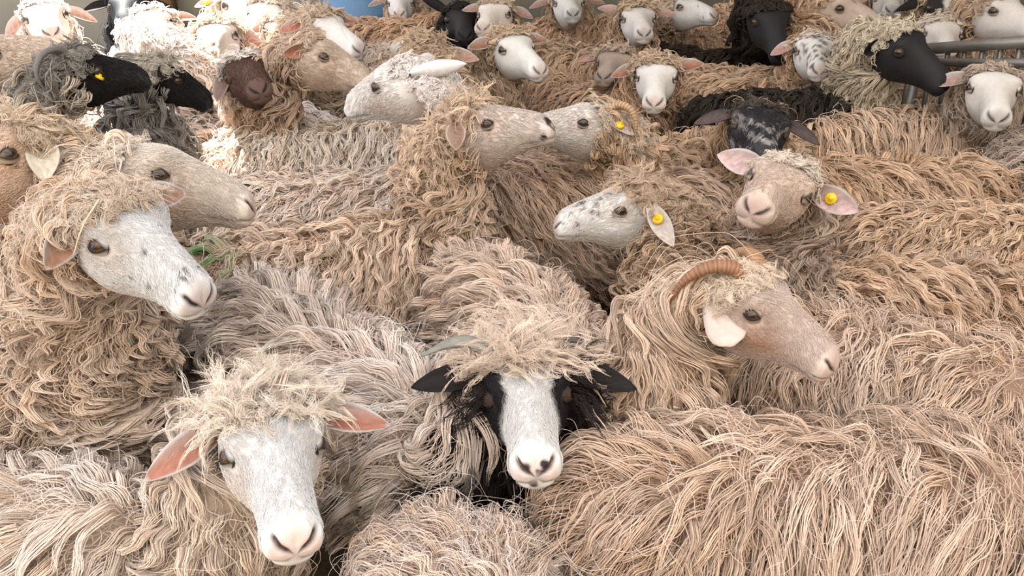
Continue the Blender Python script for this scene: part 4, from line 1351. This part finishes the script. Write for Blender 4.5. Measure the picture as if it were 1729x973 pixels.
def flat_bar(a, b, h, t):
    """a straight bar of rectangular section from a to b"""
    a = np.asarray(a, float); b = np.asarray(b, float)
    f = nrm(b - a)
    u = np.array([0, 0, 1.0]) if abs(f[2]) < .8 else np.array([0, 1.0, 0])
    s = nrm(np.cross(f, u)); u = np.cross(s, f)
    V = np.array([p + s * i * t / 2 + u * j * h / 2 for p in (a, b) for i, j in ((-1, -1), (1, -1), (1, 1), (-1, 1))])
    Q = np.array([(0, 1, 5, 4), (1, 2, 6, 5), (2, 3, 7, 6), (3, 0, 4, 7), (3, 2, 1, 0), (4, 5, 6, 7)])
    return V, Q, np.zeros((0, 3), int)


# metal feed rack between the sheep on the right
A0, A1 = at_d(1548, 84, 3.74), at_d(1850, 62, 3.46)
B0 = at_d(1572, 105, 3.70)
B1 = B0 + (A1 - A0) * .98 + np.array([0, 0, -.04])
fb = np.array([A0[0], A0[1], 0])
rk = thing('feed_rack', 'grey metal feed rack rail with thin bars above the white sheep', 'rack', fb)


def rack_part(name, g):
    V, Q, T = g
    return link(name, mesh_np(name, V - fb, Q, None, smooth_=False), M_RAIL, rk)


rack_part('top_rail', flat_bar(A0, A1, .042, .03))
rack_part('lower_rail', flat_bar(B0, B1, .03, .012))
for i in range(9):
    t = .10 + i * .105
    a = A0 + (A1 - A0) * t
    rack_part('bar', flat_bar(a, a + np.array([.05, .02, -.42]), .014, .014))
for t in (.02, .97):
    a = A0 + (A1 - A0) * t
    rack_part('post', flat_bar(a, (a[0], a[1], 0), .04, .04))

# blue barrel at the back, timber post by the wall
c0 = at_z(604, 8, .78); c0[1] = 6.3; c0[0] = at_d(604, 8, 6.3)[0]
ang = np.arange(24) / 24 * 2 * np.pi
prof = [(.0, .0), (.27, .0), (.285, .03), (.285, .25), (.30, .27), (.30, .30), (.285, .32), (.285, .58), (.30, .60), (.30, .63), (.285, .65), (.28, .86), (.25, .90), (.0, .90)]
V = np.concatenate([[(r * math.cos(t), r * math.sin(t), z) for t in ang] for r, z in prof])
o = link('barrel', mesh_np('barrel', V, grid_quads(len(prof), 24)[:, ::-1]), M_BLUE, None, (c0[0], 6.3, 0))
o['label'] = 'blue plastic barrel standing by the back wall'; o['category'] = 'barrel'
pc = at_d(158, 5, 6.4)
V, Q, T = box_geo(-.06, .06, -.06, .06, 0, 3.6)
o = structure('trim_1', (V + np.array([pc[0], 6.9, 0]), Q, T), M_WOOD)

# straws caught in the wool
STRAWS = [
    ([(1138, 688), (1192, 702), (1222, 775)], 'pale bent straw on the tan fleece right of the black-eared sheep', .0024),
    ([(1184, 738), (1172, 790)], 'short upright straw below the pale bent straw', .0018),
    ([(168, 336), (140, 382), (124, 432)], 'straw hanging from the curls of the freckled white sheep', .0016),
    ([(92, 482), (118, 528), (150, 540)], 'curved straw in the neck wool of the freckled white sheep', .0016),
    ([(1166, 374), (1172, 402)], 'tiny straw under the chin of the speckled sheep', .0020),
    ([(1572, 456), (1624, 466)], 'short pale straw lying on the fleece behind the pinkish-white sheep', .0022),
    ([(1130, 955), (1160, 938), (1168, 970)], 'hooked straw at the bottom edge between two fleeces', .0020),
    ([(805, 402), (860, 378), (880, 388)], 'thin dry stalk lying across the ram\'s pale back', .0016),
]
for pts, lab, r in STRAWS:
    W3 = np.array([on_fleece(x, y, .045) for x, y in pts])
    dm = np.median(np.linalg.norm(W3 - CAM, axis=1))
    W3 = np.array([at_d(x, y, .5 * dm + .5 * np.linalg.norm(w - CAM)) for (x, y), w in zip(pts, W3)])
    path = catmull(W3, 12) if len(W3) > 2 else np.linspace(W3[0], W3[-1], 8) + np.sin(np.linspace(0, 3.14, 8))[:, None] * np.array([.001, 0, .002])
    V, Q, T = tube(path, np.linspace(r, r * .6, len(path)), 6)
    c = V.mean(0)
    o = link('straw_stem', mesh_np('straw_stem', V - c, Q, T), M_STRAW, None, c)
    o['label'] = lab; o['category'] = 'straw'; o['group'] = 'straws caught in the wool'
